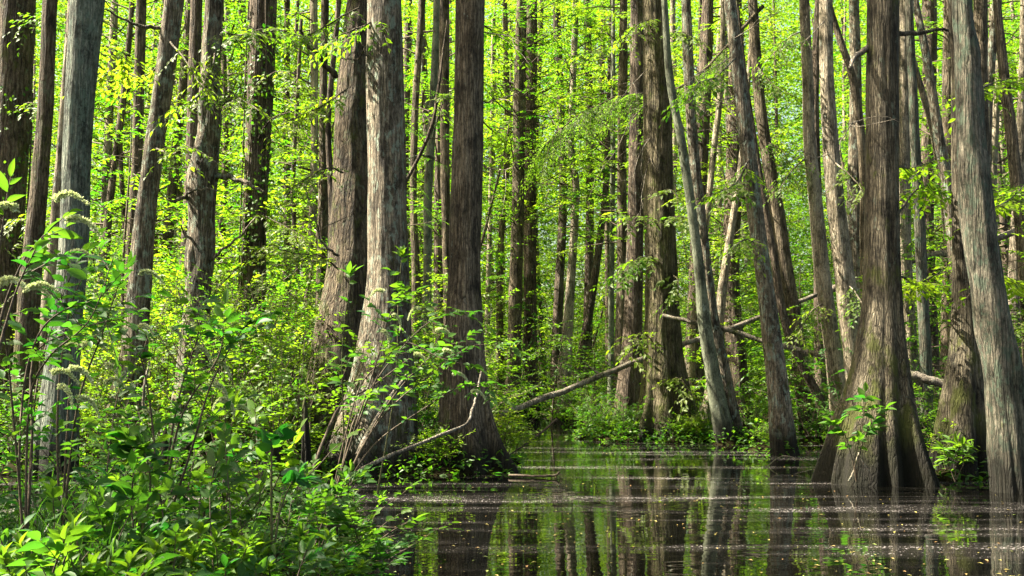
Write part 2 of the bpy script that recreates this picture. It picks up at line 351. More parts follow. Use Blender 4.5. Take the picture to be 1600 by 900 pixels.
def trunk_mesh(name, seed, zz, ax, rr, seg, mat, flute=0.12, fl_h=1.0, rough=.02, lobes=(5, 7, 3)):
    rng = np.random.default_rng(seed); ph = rng.uniform(0, 6.28, 8); n = len(zz)
    th = np.arange(seg) * 2 * math.pi / seg; T, Z = np.meshgrid(th, zz); r = rr[:, None] * np.ones_like(T)
    A = flute * np.exp(-np.clip(Z, 0, 99) / fl_h)
    lob = .55 * np.cos(lobes[0] * T + ph[0] + .25 * np.sin(Z * 1.3)) + .35 * np.cos(lobes[1] * T + ph[1] + .2 * Z) + .3 * np.cos(lobes[2] * T + ph[2])
    lob = lob - 1.1 * np.abs(np.sin(.5 * lobes[0] * T + ph[3] + .12 * np.sin(Z * 2))) ** 14 - .7 * np.abs(np.sin(.5 * lobes[1] * T + ph[6] + .1 * Z)) ** 20
    r = r * (1 + A * lob + .028 * np.cos(2 * T + ph[4] + .5 * Z) + .03 * np.cos(3 * T + ph[5] - .35 * Z))
    K = max(6, int(2 * math.pi * rr.mean() / .055))
    ridge = vnoise(T / 6.2832 * K, Z * 2.2 + 50, seed); ridge[:, -1] = .5 * (ridge[:, -1] + ridge[:, 0])
    r = r * (1 + .03 * (vnoise(T * 1.1 + 20, Z * 1.6, seed + 9) - .5)) + rough * (ridge - .5)
    P = np.stack([ax[:, 0:1] + r * np.cos(T), ax[:, 1:2] + r * np.sin(T), Z], -1)
    mb = MB(); i = np.arange(n - 1)[:, None] * seg; j = np.arange(seg)[None]; k = (j + 1) % seg
    mb.add(P.reshape(-1, 3), np.stack([i + j, i + k, i + seg + k, i + seg + j], -1).reshape(-1, 4))
    return mb.mesh(name, [M[mat]])

TREES = []
def tree(name, label, pts, D=None, bark='bark_brown', H=None, flute=.10, fl_h=.9, tilt=None, crown=None, group=None, seg=None, foot=.0, hump=.10, rough=.014, cat='tree', top_r=.4):
    """pts: (x, y, width) down the stem in photo pixels. D: distance, else from the last point's height, where the stem meets the water."""
    seed = len(TREES) + 1; rng = np.random.default_rng(seed * 31)
    pts = sorted(pts, key=lambda q: q[1])
    if D is None: D = depth_of(pts[-1][1], pts[-1][0])
    tl = rng.normal(0, .025) if tilt is None else tilt
    H = H or (19.0 if D < 20.5 else 19.5 if D < 29 else max(14.0, .36 * D + 4))
    rows = []
    for x, y, w in pts:
        Y = D
        for _ in range(3):
            p = at(x, y, Y); Y = D + tl * p[2]
        t = Y / ray(x, y)[1]
        rows.append((p[0], p[1], p[2], .5 * w / F * t))
    rows = np.array(rows)[::-1]                    # bottom first
    if rows[0, 2] > -.25:                          # run the stem down into the ground
        dz = rows[0, 2] + .3
        sl = (rows[0] - rows[1]) / (rows[0, 2] - rows[1, 2]) if len(rows) > 1 else np.zeros(4)
        e = rows[0].copy(); e[0] -= sl[0] * dz; e[1] -= sl[1] * dz; e[2] -= dz
        e[3] = rows[0, 3] * (1.06 + foot * min(1.5, dz))
        if dz > .02: rows = np.vstack([e, rows])
    if rows[-1, 2] < H:
        k = -2 if len(rows) > 2 else 0
        dz = H - rows[-1, 2]; sl = (rows[-1] - rows[k]) / (rows[-1, 2] - rows[k, 2])
        for q in (.5, 1.0):
            e = rows[-1 if q == .5 else -2].copy(); e[:2] += sl[:2] * dz * q * .7; e[2] += dz * q
            e[3] = e[3] * (1 - (1 - top_r) * q); rows = np.vstack([rows, e])
    base = np.array((np.interp(0, rows[:, 2], rows[:, 0]), np.interp(0, rows[:, 2], rows[:, 1]), 0.0))
    r_px = .5 * max(p[2] for p in pts)
    n = int(np.clip((rows[-1, 2] - rows[0, 2]) / (.07 if r_px > 30 else .16), 40, 280))
    zz, V = resample(rows[:, 2], rows[:, [0, 1, 3]], n)
    ax = V[:, :2] - base[:2]; rr = np.maximum(V[:, 2], .012)
    seg = seg or (150 if r_px > 30 else 64 if r_px > 11 else 22)
    root = thing(name, label, cat, base, group)
    link('trunk', trunk_mesh(name + '_trunk', seed, zz, ax, rr, seg, bark, flute, fl_h, rough), root)
    rec = dict(root=root, base=base, D=D, rows=rows, bark=bark, zz=zz, ax=ax, rr=rr, x=pts[-1][0], H=H, label=label)
    TREES.append(rec)
    if hump: HUMPS.append((base[0], base[1], max(.5, np.interp(0, zz, rr) * 1.9), hump))
    return rec

def axis_at(rec, z):
    return rec['base'] + np.array((np.interp(z, rec['zz'], rec['ax'][:, 0]), np.interp(z, rec['zz'], rec['ax'][:, 1]), z))

def branch(rec, path, rad, leaf=None, name='branch', D=None, dy=None, seed=0, mat=None, tip=.35):
    """a limb traced in photo pixels from the stem outwards, running dy metres towards (-) or away (+) from the viewer"""
    D = rec['D'] if D is None else D; n = len(path); dy = np.linspace(0, dy or 0, n)
    P = np.array([at(x, y, D + q) for (x, y), q in zip(path, dy)]) - rec['base']
    t = np.arange(n); _, P = resample(t.astype(float), P, max(6, 3 * n)); m = MB()
    rng = np.random.default_rng(seed + 77); P = P + rng.normal(0, rad * .35, P.shape)
    m.tube(P, np.linspace(rad, rad * tip, len(P)), 7, 0)
    b = link(name, m.mesh(name, [mat or M[rec['bark']]]), rec['root'])
    return b, P

CYP = 'trees standing in the dark water'
BANK = 'trees on the wooded bank'
# ---- left side
t_ivy = tree('vine_draped_tree', 'broad dark trunk hung with vines at the far left edge of the photo', [(28, 0, 50), (20, 200, 50), (8, 420, 50), (4, 600, 56), (0, 700, 64)], 19.5, 'bark_mossy', group=BANK)
tree('swamp_tree', 'straight mossy brown trunk beside the broad vine-hung trunk', [(79, 0, 22), (69, 200, 24), (58, 330, 27), (46, 460, 33), (34, 700, 40)], 16.5, 'bark_mossy', group=BANK)
t_grn = tree('swamp_tree', 'thick grey-green trunk with a thin sunlit edge, smooth and leaning slightly', [(138, 0, 52), (127, 125, 46), (120, 250, 43), (115, 400, 46), (105, 500, 48), (96, 600, 56), (88, 700, 70)], 14.5, 'bark_sage', group=BANK, tilt=.0)
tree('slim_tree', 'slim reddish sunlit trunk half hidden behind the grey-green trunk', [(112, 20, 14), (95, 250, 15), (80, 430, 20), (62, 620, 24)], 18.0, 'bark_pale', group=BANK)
t_t4 = tree('swamp_tree', 'brown leaning trunk, sunlit low down, between grey-green trunk and knobbly trunk', [(272, 0, 30), (260, 100, 30), (242, 225, 31), (226, 350, 33), (218, 450, 37), (208, 560, 43), (190, 660, 56)], 17.0, 'bark_lichen', group=BANK)
t_knob = tree('knobbly_tree', 'knobbly trunk with burls and broken branch stubs', [(336, 0, 30), (330, 100, 29), (329, 160, 37), (328, 200, 35), (322, 240, 41), (315, 283, 48), (315, 330, 40), (314, 380, 43), (310, 450, 42), (302, 560, 48), (298, 670, 60)], 17.5, 'bark_lichen', group=BANK, rough=.05)
tree('slim_tree', 'dark trunk close behind the knobbly trunk', [(306, 40, 18), (298, 300, 20), (290, 440, 22), (284, 620, 26)], 25.0, 'bark_dark', group=BANK)
tree('slim_tree', 'dark brown upright trunk between the brown leaning trunk and the grey-green trunk', [(219, 60, 16), (214, 250, 17), (205, 410, 19), (200, 600, 24)], 26.0, 'bark_brown', group=BANK)
tree('slim_tree', 'thin trunk bowed to one side right of the grey-green trunk', [(202, 60, 9), (192, 160, 11), (180, 250, 11), (168, 350, 13), (160, 560, 15)], 30.0, 'bark_brown', group=BANK)
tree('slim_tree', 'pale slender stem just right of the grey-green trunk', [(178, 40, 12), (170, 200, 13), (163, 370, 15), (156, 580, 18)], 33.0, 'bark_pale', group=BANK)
tree('slim_tree', 'short thin dark stem in front of the dark brown upright trunk', [(187, 150, 6), (189, 260, 7), (196, 370, 8), (204, 560, 9)], 31.0, 'bark_dark', group=BANK, H=9)
t_dark = tree('ivy_covered_tree', 'dark ivy-covered trunk standing between the knobbly trunk and the twin pair', [(411, 0, 42), (406, 150, 40), (399, 300, 37), (394, 450, 38), (388, 620, 48)], 22.0, 'bark_dark', group=BANK)
tree('slim_tree', 'slim dark trunk right of the dark ivy-covered trunk', [(508, 0, 12), (505, 200, 13), (506, 320, 18), (503, 450, 20), (500, 600, 24)], 24.0, 'bark_mossy', group=BANK)
tree('slim_tree', 'thin dark stem tilted against the scaly-barked trunk', [(527, 30, 9), (513, 200, 9), (518, 310, 10), (512, 560, 14)], 21.0, 'bark_dark', group=BANK)
tree('slim_tree', 'pale upright stem right of the dark ivy-covered trunk', [(491, 0, 11), (491, 250, 12), (487, 400, 14), (480, 580, 18)], 32.0, 'bark_pale', group=BANK)
tree('slim_tree', 'thin brown stem beside the dark ivy-covered trunk', [(449, 0, 9), (448, 180, 10), (449, 320, 10), (446, 560, 14)], 34.0, 'bark_brown', group=BANK)
tree('slim_tree', 'very thin crooked stem in the leaves left of the scaly-barked trunk', [(471, 30, 5), (464, 160, 6), (458, 300, 7), (465, 460, 8), (455, 600, 10)], 28.0, 'bark_dark', group=BANK, H=10)
t_scal = tree('swamp_tree', 'massive dark scaly-barked trunk, rear one of the twin pair', [(565, 0, 44), (553, 130, 52), (550, 300, 62), (543, 445, 70), (534, 500, 76), (526, 600, 92), (518, 690, 120)], 18.0, 'bark_mossy', group=CYP, flute=.16, rough=.03, tilt=.12)
t_lich = tree('cypress_tree', 'massive lichen-spotted trunk with a bright sunlit edge and swollen foot', [(601, 0, 52), (602, 100, 56), (605, 225, 60), (606, 350, 63), (607, 440, 68), (604, 500, 80), (600, 575, 100), (594, 640, 124), (588, 690, 142), (586, 735, 168)], None, 'bark_lichen', group=CYP, flute=.16, fl_h=.8, tilt=0.0, rough=.02)
t_tall = tree('cypress_tree', 'tall straight brown ridged trunk beside the lichen-spotted trunk', [(735, 0, 45), (733, 100, 44), (731, 225, 47), (727, 350, 50), (725, 445, 52), (724, 520, 63), (722, 575, 75), (726, 640, 84), (731, 690, 100), (736, 735, 128)], None, 'bark_brown', group=CYP, flute=.18, fl_h=.8, tilt=0.0, rough=.02)
tree('slim_tree', 'thin brown trunk just right of the lichen-spotted trunk', [(659, 10, 11), (650, 150, 11), (646, 300, 11), (650, 445, 13), (648, 640, 18)], 27.0, 'bark_brown', group=BANK)
t_smooth = tree('slim_tree', 'smooth olive-green stem between the lichen-spotted and the tall straight trunk', [(683, 0, 10), (676, 175, 12), (669, 300, 13), (668, 445, 13), (666, 640, 16)], 24.0, 'bark_smooth', group=BANK)
tree('slim_tree', 'brown trunk partly hidden behind the tall straight trunk', [(694, 0, 17), (695, 150, 15), (696, 300, 14), (700, 430, 15), (704, 640, 20)], 26.0, 'bark_brown', group=BANK)
tree('slim_tree', 'dark stem behind the smooth olive-green stem', [(686, 190, 10), (686, 320, 15), (687, 445, 18), (684, 640, 26)], 29.0, 'bark_dark', group=BANK)
tree('slim_tree', 'thin dark stem leaning across in front of the smooth olive-green stem', [(686, 130, 5), (672, 205, 6), (652, 250, 6), (636, 280, 7), (600, 345, 8)], 23.0, 'bark_dark', group=BANK, H=9, hump=0)
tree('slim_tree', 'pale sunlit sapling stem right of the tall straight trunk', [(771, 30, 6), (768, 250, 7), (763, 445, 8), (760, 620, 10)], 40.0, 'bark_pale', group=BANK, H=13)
tree('slim_tree', 'thin dark stem between the pale sapling stem and the double trunk', [(790, 60, 8), (793, 240, 9), (783, 380, 10), (781, 600, 13)], 42.0, 'bark_brown', group=BANK)
tree('swamp_tree', 'unseen tree added out of view to shade the near shrubs', [(-1600, 0, 120), (-1600, 500, 140), (-1600, 800, 170)], 6.2, 'bark_brown', group=BANK, H=13, hump=0)  # this tree and the next are added out of view to shade near shrubs
tree('swamp_tree', 'second unseen tree added out of view to shade the near shrubs, behind the first', [(-1150, 0, 90), (-1150, 500, 100), (-1150, 800, 130)], 8.6, 'bark_mossy', group=BANK, H=13, hump=0)
# ---- centre
tree('swamp_tree', 'sunlit-edged trunk, front one of the double trunk in the centre', [(815, 0, 15), (812, 150, 19), (809, 350, 20), (806, 450, 21), (803, 560, 22), (800, 655, 30)], 36.0, 'bark_brown', group=BANK, hump=.2)
t_ivy2 = tree('ivy_covered_tree', 'dark trunk with ivy round its foot, rear one of the double trunk', [(830, 0, 18), (829, 225, 19), (828, 450, 20), (829, 560, 21), (830, 650, 28)], 37.5, 'bark_dark', group=BANK)
tree('slim_tree', 'dark slim trunk right of the double trunk, ending behind bright leaves', [(869, 0, 11), (875, 140, 12), (880, 300, 13), (872, 480, 15), (866, 640, 19)], 40.0, 'bark_dark', group=BANK)
tree('slim_tree', 'crooked sunlit trunk standing alone at the far water edge', [(900, 0, 9), (895, 140, 10), (892, 225, 11), (900, 300, 12), (897, 360, 12), (891, 450, 14), (884, 560, 20), (878, 658, 28)], None, 'bark_pale', group=BANK, flute=.2)
tree('slim_tree', 'slim straight trunk behind the hanging branch of fine leaves', [(917, 0, 11), (920, 135, 12), (922, 300, 12), (920, 450, 14), (915, 620, 18)], 41.0, 'bark_dark', group=BANK)
tree('slim_tree', 'dark stem leaning away from the crooked sunlit trunk', [(952, 150, 8), (946, 300, 10), (934, 400, 12), (922, 480, 13), (900, 600, 16)], 37.0, 'bark_dark', group=BANK)
tree('slim_tree', 'thin stem between the hanging branch and the big dark trunk', [(943, 20, 8), (940, 150, 8), (948, 330, 9), (952, 600, 12)], 45.0, 'bark_brown', group=BANK)
tree('slim_tree', 'olive thin stem left of the pair of heavy trunks', [(958, 120, 7), (957, 300, 8), (955, 480, 9), (955, 620, 12)], 35.0, 'bark_smooth', group=BANK)
tree('slim_tree', 'brown stem tight beside the big dark trunk', [(974, 60, 13), (972, 250, 15), (972, 450, 17), (968, 620, 22)], 33.0, 'bark_brown', group=BANK)
tree('swamp_tree', 'big dark trunk close behind the heavy fluted trunk', [(995, 0, 21), (995, 200, 23), (992, 400, 26), (988, 540, 32), (982, 640, 44)], 27.5, 'bark_dark', group=BANK, flute=.15)
t_mid = tree('cypress_tree', 'heavy fluted trunk on a leafy hummock in mid water', [(1022, 0, 34), (1027, 150, 42), (1030, 300, 45), (1034, 445, 50), (1036, 540, 58), (1038, 600, 72), (1039, 640, 88), (1040, 688, 116)], None, 'bark_olive', group=CYP, flute=.26, fl_h=1.4, tilt=0.0, hump=.10, rough=.03)
# ---- right side
t_lean1 = tree('leaning_tree', 'thin greenish curved trunk crossing in front of the heavy fluted trunk', [(1038, 0, 10), (1047, 125, 12), (1065, 225, 14), (1080, 325, 15), (1095, 445, 17), (1100, 500, 20), (1113, 580, 23), (1134, 694, 34)], None, 'bark_smooth', group=CYP, hump=.15)
tree('leaning_tree', 'brown curved trunk sharing a foot with the thin greenish curved trunk', [(1072, 0, 15), (1077, 125, 17), (1083, 225, 17), (1094, 325, 17), (1105, 430, 18), (1114, 500, 20), (1130, 580, 22), (1150, 690, 30)], 22.5, 'bark_lichen', group=CYP)
tree('swamp_tree', 'dark trunk in shade behind the two curved trunks', [(1105, 40, 20), (1098, 200, 21), (1087, 440, 23), (1082, 640, 34)], 29.0, 'bark_dark', group=BANK)
tree('slim_tree', 'pale thin wavy stem behind the two curved trunks', [(1129, 60, 8), (1127, 130, 9), (1115, 240, 10), (1106, 330, 10), (1088, 470, 13), (1076, 640, 17)], 27.0, 'bark_pale', group=BANK)
tree('swamp_tree', 'broad dark upright trunk left of the long smooth leaning trunk', [(1150, 60, 20), (1146, 300, 25), (1142, 445, 28), (1152, 560, 30), (1158, 650, 42)], 30.0, 'bark_dark', group=BANK, flute=.18)
tree('leaning_tree', 'thin sunlit trunk slanting against the broad dark upright trunk', [(1163, 200, 8), (1156, 270, 9), (1140, 375, 12), (1129, 450, 14), (1118, 560, 17), (1100, 670, 22)], 26.0, 'bark_pale', group=BANK)
t_lean3 = tree('leaning_tree', 'long smooth leaning trunk with its foot in open water', [(1140, 0, 18), (1152, 100, 21), (1167, 225, 24), (1182, 350, 25), (1195, 445, 26), (1205, 525, 30), (1215, 600, 33), (1227, 712, 44)], None, 'bark_lichen', group=CYP, flute=.12)
t_lean4 = tree('leaning_tree', 'dark-flecked leaning trunk just behind the long smooth leaning trunk', [(1176, 0, 15), (1182, 100, 17), (1191, 190, 18), (1203, 265, 20), (1215, 335, 22), (1229, 430, 23), (1240, 490, 22), (1250, 560, 25), (1266, 680, 34)], None, 'bark_brown', group=CYP)
tree('slim_tree', 'thin stem slanting down between the two long leaning trunks', [(1176, 200, 8), (1192, 300, 10), (1207, 390, 12), (1232, 520, 14), (1288, 640, 18)], 24.0, 'bark_dark', group=BANK)
t_l44 = tree('leaning_tree', 'slender grey trunk, first of two pale trunks left of the big buttressed trunk', [(1256, 0, 15), (1262, 125, 17), (1265, 225, 19), (1275, 325, 22), (1285, 425, 25), (1295, 500, 26), (1304, 560, 27), (1316, 650, 34)], 22.0, 'bark_pale', group=CYP)
t_l45 = tree('leaning_tree', 'bright sunlit pale trunk next to the big buttressed trunk', [(1291, 0, 21), (1292, 125, 22), (1298, 225, 24), (1305, 310, 27), (1318, 420, 29), (1326, 490, 33), (1334, 560, 33), (1340, 640, 36)], 21.0, 'bark_pale', group=CYP)
tree('slim_tree', 'dark thin trunk between the two pale trunks', [(1279, 0, 12), (1273, 150, 13), (1278, 330, 14), (1282, 600, 20)], 28.0, 'bark_dark', group=BANK)
tree('swamp_tree', 'grey trunk partly hidden by the upper stem of the big buttressed trunk', [(1334, 0, 15), (1337, 150, 19), (1336, 300, 25), (1335, 430, 28), (1338, 620, 36)], 25.0, 'bark_lichen', group=BANK)
tree('leaning_tree', 'bent thin trunk arching across the hidden grey trunk', [(1296, 10, 10), (1312, 60, 11), (1330, 115, 12), (1340, 170, 13), (1347, 230, 14), (1352, 420, 17), (1358, 620, 22)], 23.5, 'bark_brown', group=BANK)
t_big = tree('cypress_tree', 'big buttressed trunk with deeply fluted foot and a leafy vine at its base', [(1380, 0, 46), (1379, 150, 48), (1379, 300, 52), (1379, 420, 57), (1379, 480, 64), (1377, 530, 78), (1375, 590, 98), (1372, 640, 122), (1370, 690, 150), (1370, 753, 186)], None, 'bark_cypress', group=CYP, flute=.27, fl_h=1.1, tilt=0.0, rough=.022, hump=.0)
tree('swamp_tree', 'brown trunk with sunlit foot just right of the big buttressed trunk', [(1412, 0, 17), (1412, 150, 19), (1412, 300, 20), (1416, 420, 18), (1422, 520, 20), (1428, 640, 26)], 24.0, 'bark_pale', group=BANK)
tree('slim_tree', 'greenish thin crooked stem rising right of the big buttressed trunk', [(1424, 80, 12), (1430, 225, 15), (1437, 350, 17), (1441, 450, 18), (1446, 560, 19), (1446, 668, 24)], 20.5, 'bark_green', group=CYP)
tree('leaning_tree', 'slanting trunk, larger of two that lean together', [(1430, 0, 11), (1450, 100, 13), (1465, 200, 16), (1480, 290, 17), (1488, 370, 18), (1498, 520, 20), (1506, 640, 26)], 23.0, 'bark_lichen', group=BANK)
tree('leaning_tree', 'pale thin slanting trunk, smaller of two that lean together', [(1420, 70, 9), (1440, 140, 10), (1460, 215, 11), (1473, 300, 12), (1482, 380, 12), (1490, 560, 16)], 25.0, 'bark_pale', group=BANK)
tree('swamp_tree', 'dark shaded trunk behind the two slanting trunks', [(1452, 0, 22), (1452, 150, 21), (1447, 300, 22), (1450, 460, 24), (1455, 640, 32)], 31.0, 'bark_dark', group=BANK)
tree('slim_tree', 'straight thin trunk left of the peeling greenish trunk', [(1482, 0, 14), (1480, 150, 15), (1483, 320, 17), (1480, 600, 24)], 29.0, 'bark_brown', group=BANK)
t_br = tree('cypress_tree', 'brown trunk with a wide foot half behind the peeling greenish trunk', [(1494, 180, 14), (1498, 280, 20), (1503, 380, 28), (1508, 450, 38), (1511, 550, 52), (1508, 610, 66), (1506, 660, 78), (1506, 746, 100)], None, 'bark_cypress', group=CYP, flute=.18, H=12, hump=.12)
t_peel = tree('leaning_tree', 'peeling greenish trunk leaning into the picture edge, patched with lichen', [(1505, 0, 31), (1510, 80, 36), (1516, 180, 44), (1521, 270, 47), (1530, 360, 50), (1541, 440, 52), (1560, 550, 58), (1576, 650, 66), (1588, 768, 78)], None, 'bark_green', group=CYP, tilt=0.0, rough=.05, flute=.1)
tree('swamp_tree', 'brown upright trunk just right behind the peeling greenish trunk', [(1532, 0, 22), (1533, 150, 21), (1537, 300, 20), (1545, 450, 22), (1550, 640, 32)], 24.5, 'bark_brown', group=BANK)
tree('leaning_tree', 'thin trunk leaning outward from the top of the peeling greenish trunk', [(1558, 0, 13), (1552, 60, 14), (1545, 130, 15), (1540, 300, 17), (1530, 620, 24)], 27.0, 'bark_lichen', group=BANK)
tree('leaning_tree', 'slender leaning trunk close to the right edge of the photo', [(1559, 20, 12), (1570, 125, 15), (1582, 225, 18), (1591, 310, 19), (1600, 400, 21), (1618, 640, 30)], 22.0, 'bark_brown', group=BANK)
tree('slim_tree', 'pale thin stem beyond the slender leaning trunk', [(1556, 180, 11), (1551, 260, 13), (1551, 340, 14), (1552, 600, 20)], 30.0, 'bark_pale', group=BANK)
tree('swamp_tree', 'sunlit trunk at the right edge of the photo, behind the peeling trunk', [(1596, 200, 16), (1590, 330, 19), (1584, 420, 22), (1578, 600, 30)], 27.0, 'bark_pale', group=BANK)

# visible limbs
branch(t_t4, [(250, 43), (222, 43), (195, 32), (165, 14)], .035, dy=-.6, seed=1)
branch(t_knob, [(340, 165), (365, 155), (385, 170)], .05, dy=-.4, seed=2)
branch(t_knob, [(335, 280), (355, 276), (375, 280), (395, 292), (412, 300)], .055, dy=-.6, seed=3)
branch(t_knob, [(300, 305), (280, 312), (266, 316)], .045, dy=-.5, seed=4)
branch(t_knob, [(305, 300), (290, 305), (310, 295), (340, 298)], .03, dy=-.6, seed=5)
branch(t_knob, [(310, 370), (295, 372), (282, 354)], .035, dy=-.5, seed=6, mat=M['wood_dead'])
branch(t_knob, [(325, 410), (345, 392), (370, 372), (400, 338)], .03, dy=-.9, seed=7, mat=M['wood_dead'])
branch(t_dark, [(392, 240), (420, 190), (455, 175)], .03, dy=-.8, seed=8)
branch(t_scal, [(527, 122), (505, 98), (482, 70), (468, 48)], .06, dy=-.5, seed=9)
branch(t_scal, [(532, 90), (560, 92), (575, 60)], .02, dy=-1.2, seed=10)
branch(t_smooth, [(680, 247), (660, 243), (635, 248)], .03, dy=-.3, seed=11)
branch(t_big, [(1404, 54), (1440, 50), (1470, 46), (1486, 45)], .035, dy=.6, seed=12)
branch(t_big, [(1352, 75), (1335, 92), (1326, 104)], .045, dy=-.3, seed=13, mat=M['wood_dead'])

def bare(rec, pts, seed, rad=.012, side=5):
    n = len(pts); P = np.array([at(x, y, rec['D'] + q) for (x, y), q in zip(pts, np.linspace(0, -.9, n))]) - rec['base']
    _, P = resample(np.arange(n).astype(float), P, 3 * n + 2); r = np.random.default_rng(seed); P = P + r.normal(0, rad * .5, P.shape); m = MB(); m.tube(P, np.linspace(rad, rad * .25, len(P)), 6, 0)
    for _ in range(side):
        i = r.integers(2, len(P) - 1); d = unit(P[i] - P[i - 1]) + r.normal(0, .55, 3); m.tube(limb_path(r, P[i], d, r.uniform(.3, .9), 5, .16), np.linspace(rad * .5, rad * .15, 5), 4, 0)
    link('branch', m.mesh('bare_branch', [M['wood_dead']]), rec['root'])
for q, pts in enumerate(([(1025, 95), (990, 130), (955, 175)], [(1022, 150), (985, 190), (960, 240), (940, 262)], [(1028, 200), (1000, 240), (985, 300)], [(1045, 180), (1062, 195), (1080, 205)], [(1024, 120), (1050, 95), (1075, 60)], [(1030, 60), (1055, 48), (1085, 42)], [(1022, 215), (1005, 290), (1000, 340)])):
    bare(t_mid, pts, 50 + q)
for q, pts in enumerate(([(1142, 90), (1110, 108), (1078, 120)], [(1152, 150), (1120, 160), (1085, 195)], [(1148, 60), (1180, 40), (1215, 20)])):
    bare(t_lean3, pts, 60 + q)
bare(t_big, [(1352, 200), (1335, 190), (1318, 215), (1310, 235)], 65); bare(t_l45, [(1290, 30), (1262, 60), (1235, 75)], 66, side=8); bare(t_l45, [(1300, 240), (1270, 245), (1240, 225)], 67)
bare(t_lich, [(577, 95), (566, 70), (560, 45)], 68, side=3); bare(t_tall, [(757, 52), (790, 55), (815, 66)], 69, side=3); bare(t_tall, [(757, 160), (785, 155), (800, 160)], 70, side=2); bare(t_tall, [(757, 262), (785, 265), (805, 262)], 71, side=2)
bare(t_scal, [(530, 400), (505, 380), (490, 335), (478, 300)], 72, rad=.025)

# hanging branch of fine leaves, grown from the dark-flecked leaning tree
LEAF_S = lo_leaf(.34)
b_obj, bp = branch(t_lean4, [(1192, 8), (1148, 58), (1097, 113), (1042, 144), (972, 150), (905, 180), (850, 228)], .05, dy=-2.0, seed=14, tip=.2)
def feather(root, P, seed, nspray, K, L, ll, mat='leaf_needle', t0=.15, name='foliage', droop=.3, spread=.9, leaf=LEAF_S, twig=.006):
    rng = np.random.default_rng(seed); mb = MB(); n = len(P) - 1
    t = rng.uniform(t0, 1, nspray); i = np.minimum((t * n).astype(int), n - 1); fr = (t * n - i)[:, None]
    o = P[i] * (1 - fr) + P[i + 1] * fr; bd = unit(P[i + 1] - P[i]); sd = unit(np.cross(bd, UPV))
    a = bd * rng.uniform(.2, 1, (nspray, 1)) + sd * rng.choice([-1, 1], (nspray, 1)) * rng.uniform(.2, spread, (nspray, 1)) + np.array((0, 0, -.25)) * rng.uniform(0, 2.2, (nspray, 1))
    sprays(mb, rng, o, a, L * rng.uniform(.5, 1.4, nspray), K, leaf, ll, 0, droop, .6, .5, twig=(twig, 1))
    return link(name, mb.mesh(name, [M[mat], M['twig']], False), root)
feather(t_lean4['root'], bp, 5, 260, 24, 1.05, .10, t0=.2)
LEAF_M = mid_leaf(.5)
def bough(rec, path, seed, dy=-1.2, n=12, K=8, L=.5, ll=.10, mat='leaf_far', rad=.018, leaf=LEAF_M, droop=.2, t0=.1, D=None):
    b, P = branch(rec, path, rad, dy=dy, seed=seed, tip=.2, D=D); feather(rec['root'], P, seed, int(n * 1.7), K, L * 1.1, ll * 1.15, mat, t0, droop=droop, leaf=leaf, spread=1.1, twig=.004)
bough(t_knob, [(340, 60), (332, 110), (312, 150), (285, 165)], 201, n=18); bough(t_knob, [(345, 130), (370, 150), (405, 172)], 202); bough(t_knob, [(340, 40), (370, 55), (410, 45)], 203, n=16)
bough(t_scal, [(560, 12), (525, 30), (480, 55), (430, 45)], 204, n=26); bough(t_scal, [(540, 140), (505, 165), (450, 190)], 205, n=22); bough(t_scal, [(535, 270), (510, 262), (470, 285)], 206, n=14); bough(t_scal, [(528, 420), (500, 400), (455, 395), (420, 380)], 207, n=26)
bough(t_dark, [(392, 330), (430, 345), (475, 372)], 208, n=20); bough(t_dark, [(390, 400), (350, 440), (320, 470)], 209, n=18); bough(t_dark, [(400, 130), (440, 110), (470, 130)], 210, n=18); bough(t_dark, [(395, 430), (430, 450), (480, 470)], 211, n=26)
bough(t_t4, [(262, 60), (290, 95), (310, 130)], 212, n=10); bough(t_t4, [(238, 230), (270, 240), (290, 225)], 213, n=8); bough(t_t4, [(255, 100), (220, 120), (180, 110), (150, 130)], 214, n=16, dy=1.0); bough(t_grn, [(130, 90), (160, 70), (200, 95)], 215, n=12, dy=.8)
bough(t_ivy, [(30, 40), (60, 30), (100, 20)], 216, n=14); bough(t_ivy, [(20, 180), (45, 160), (75, 170)], 217, n=10); bough(t_ivy, [(14, 330), (35, 345), (60, 330)], 218, n=10)
bough(t_lich, [(600, 20), (570, 40), (530, 55), (505, 80)], 219, dy=-.7, n=9, ll=.11); bough(t_smooth, [(672, 230), (690, 165), (705, 145)], 220, n=10); bough(t_tall, [(735, 30), (780, 50), (830, 60)], 221, n=10, dy=1.5); bough(t_tall, [(735, 165), (765, 200), (790, 210)], 222, n=8, dy=1.5)
bough(t_mid, [(1030, 342), (1000, 338), (958, 332)], 223, n=9, ll=.13); bough(t_mid, [(1035, 342), (1062, 338), (1088, 346)], 224, n=9, ll=.12); bough(t_mid, [(1030, 400), (1000, 402), (965, 430)], 225, n=14, ll=.14); bough(t_mid, [(1040, 420), (1060, 440), (1052, 470)], 226, n=9, ll=.14); bough(t_mid, [(1030, 300), (1048, 296), (1060, 310)], 227, n=5, ll=.14)
bough(t_mid, [(1028, 540), (1000, 520), (985, 560)], 228, n=10, ll=.13); bough(t_mid, [(1046, 600), (1060, 590), (1085, 620)], 229, n=10, ll=.13); bough(t_mid, [(1028, 30), (1000, 35), (960, 70), (900, 85)], 230, n=26, dy=-2, ll=.11); bough(t_mid, [(1032, 62), (1060, 50), (1090, 60)], 231, n=16, dy=-2, ll=.11)
bough(t_lean3, [(1150, 90), (1120, 120), (1090, 130), (1070, 165)], 232, n=18, ll=.11); bough(t_lean3, [(1170, 250), (1150, 285), (1125, 300)], 233, n=14, ll=.13); bough(t_lean3, [(1185, 380), (1160, 375), (1145, 390)], 234, n=10); bough(t_lean4, [(1195, 220), (1225, 240), (1250, 300)], 235, n=18); bough(t_lean4, [(1180, 100), (1205, 130), (1240, 150)], 236, n=22)
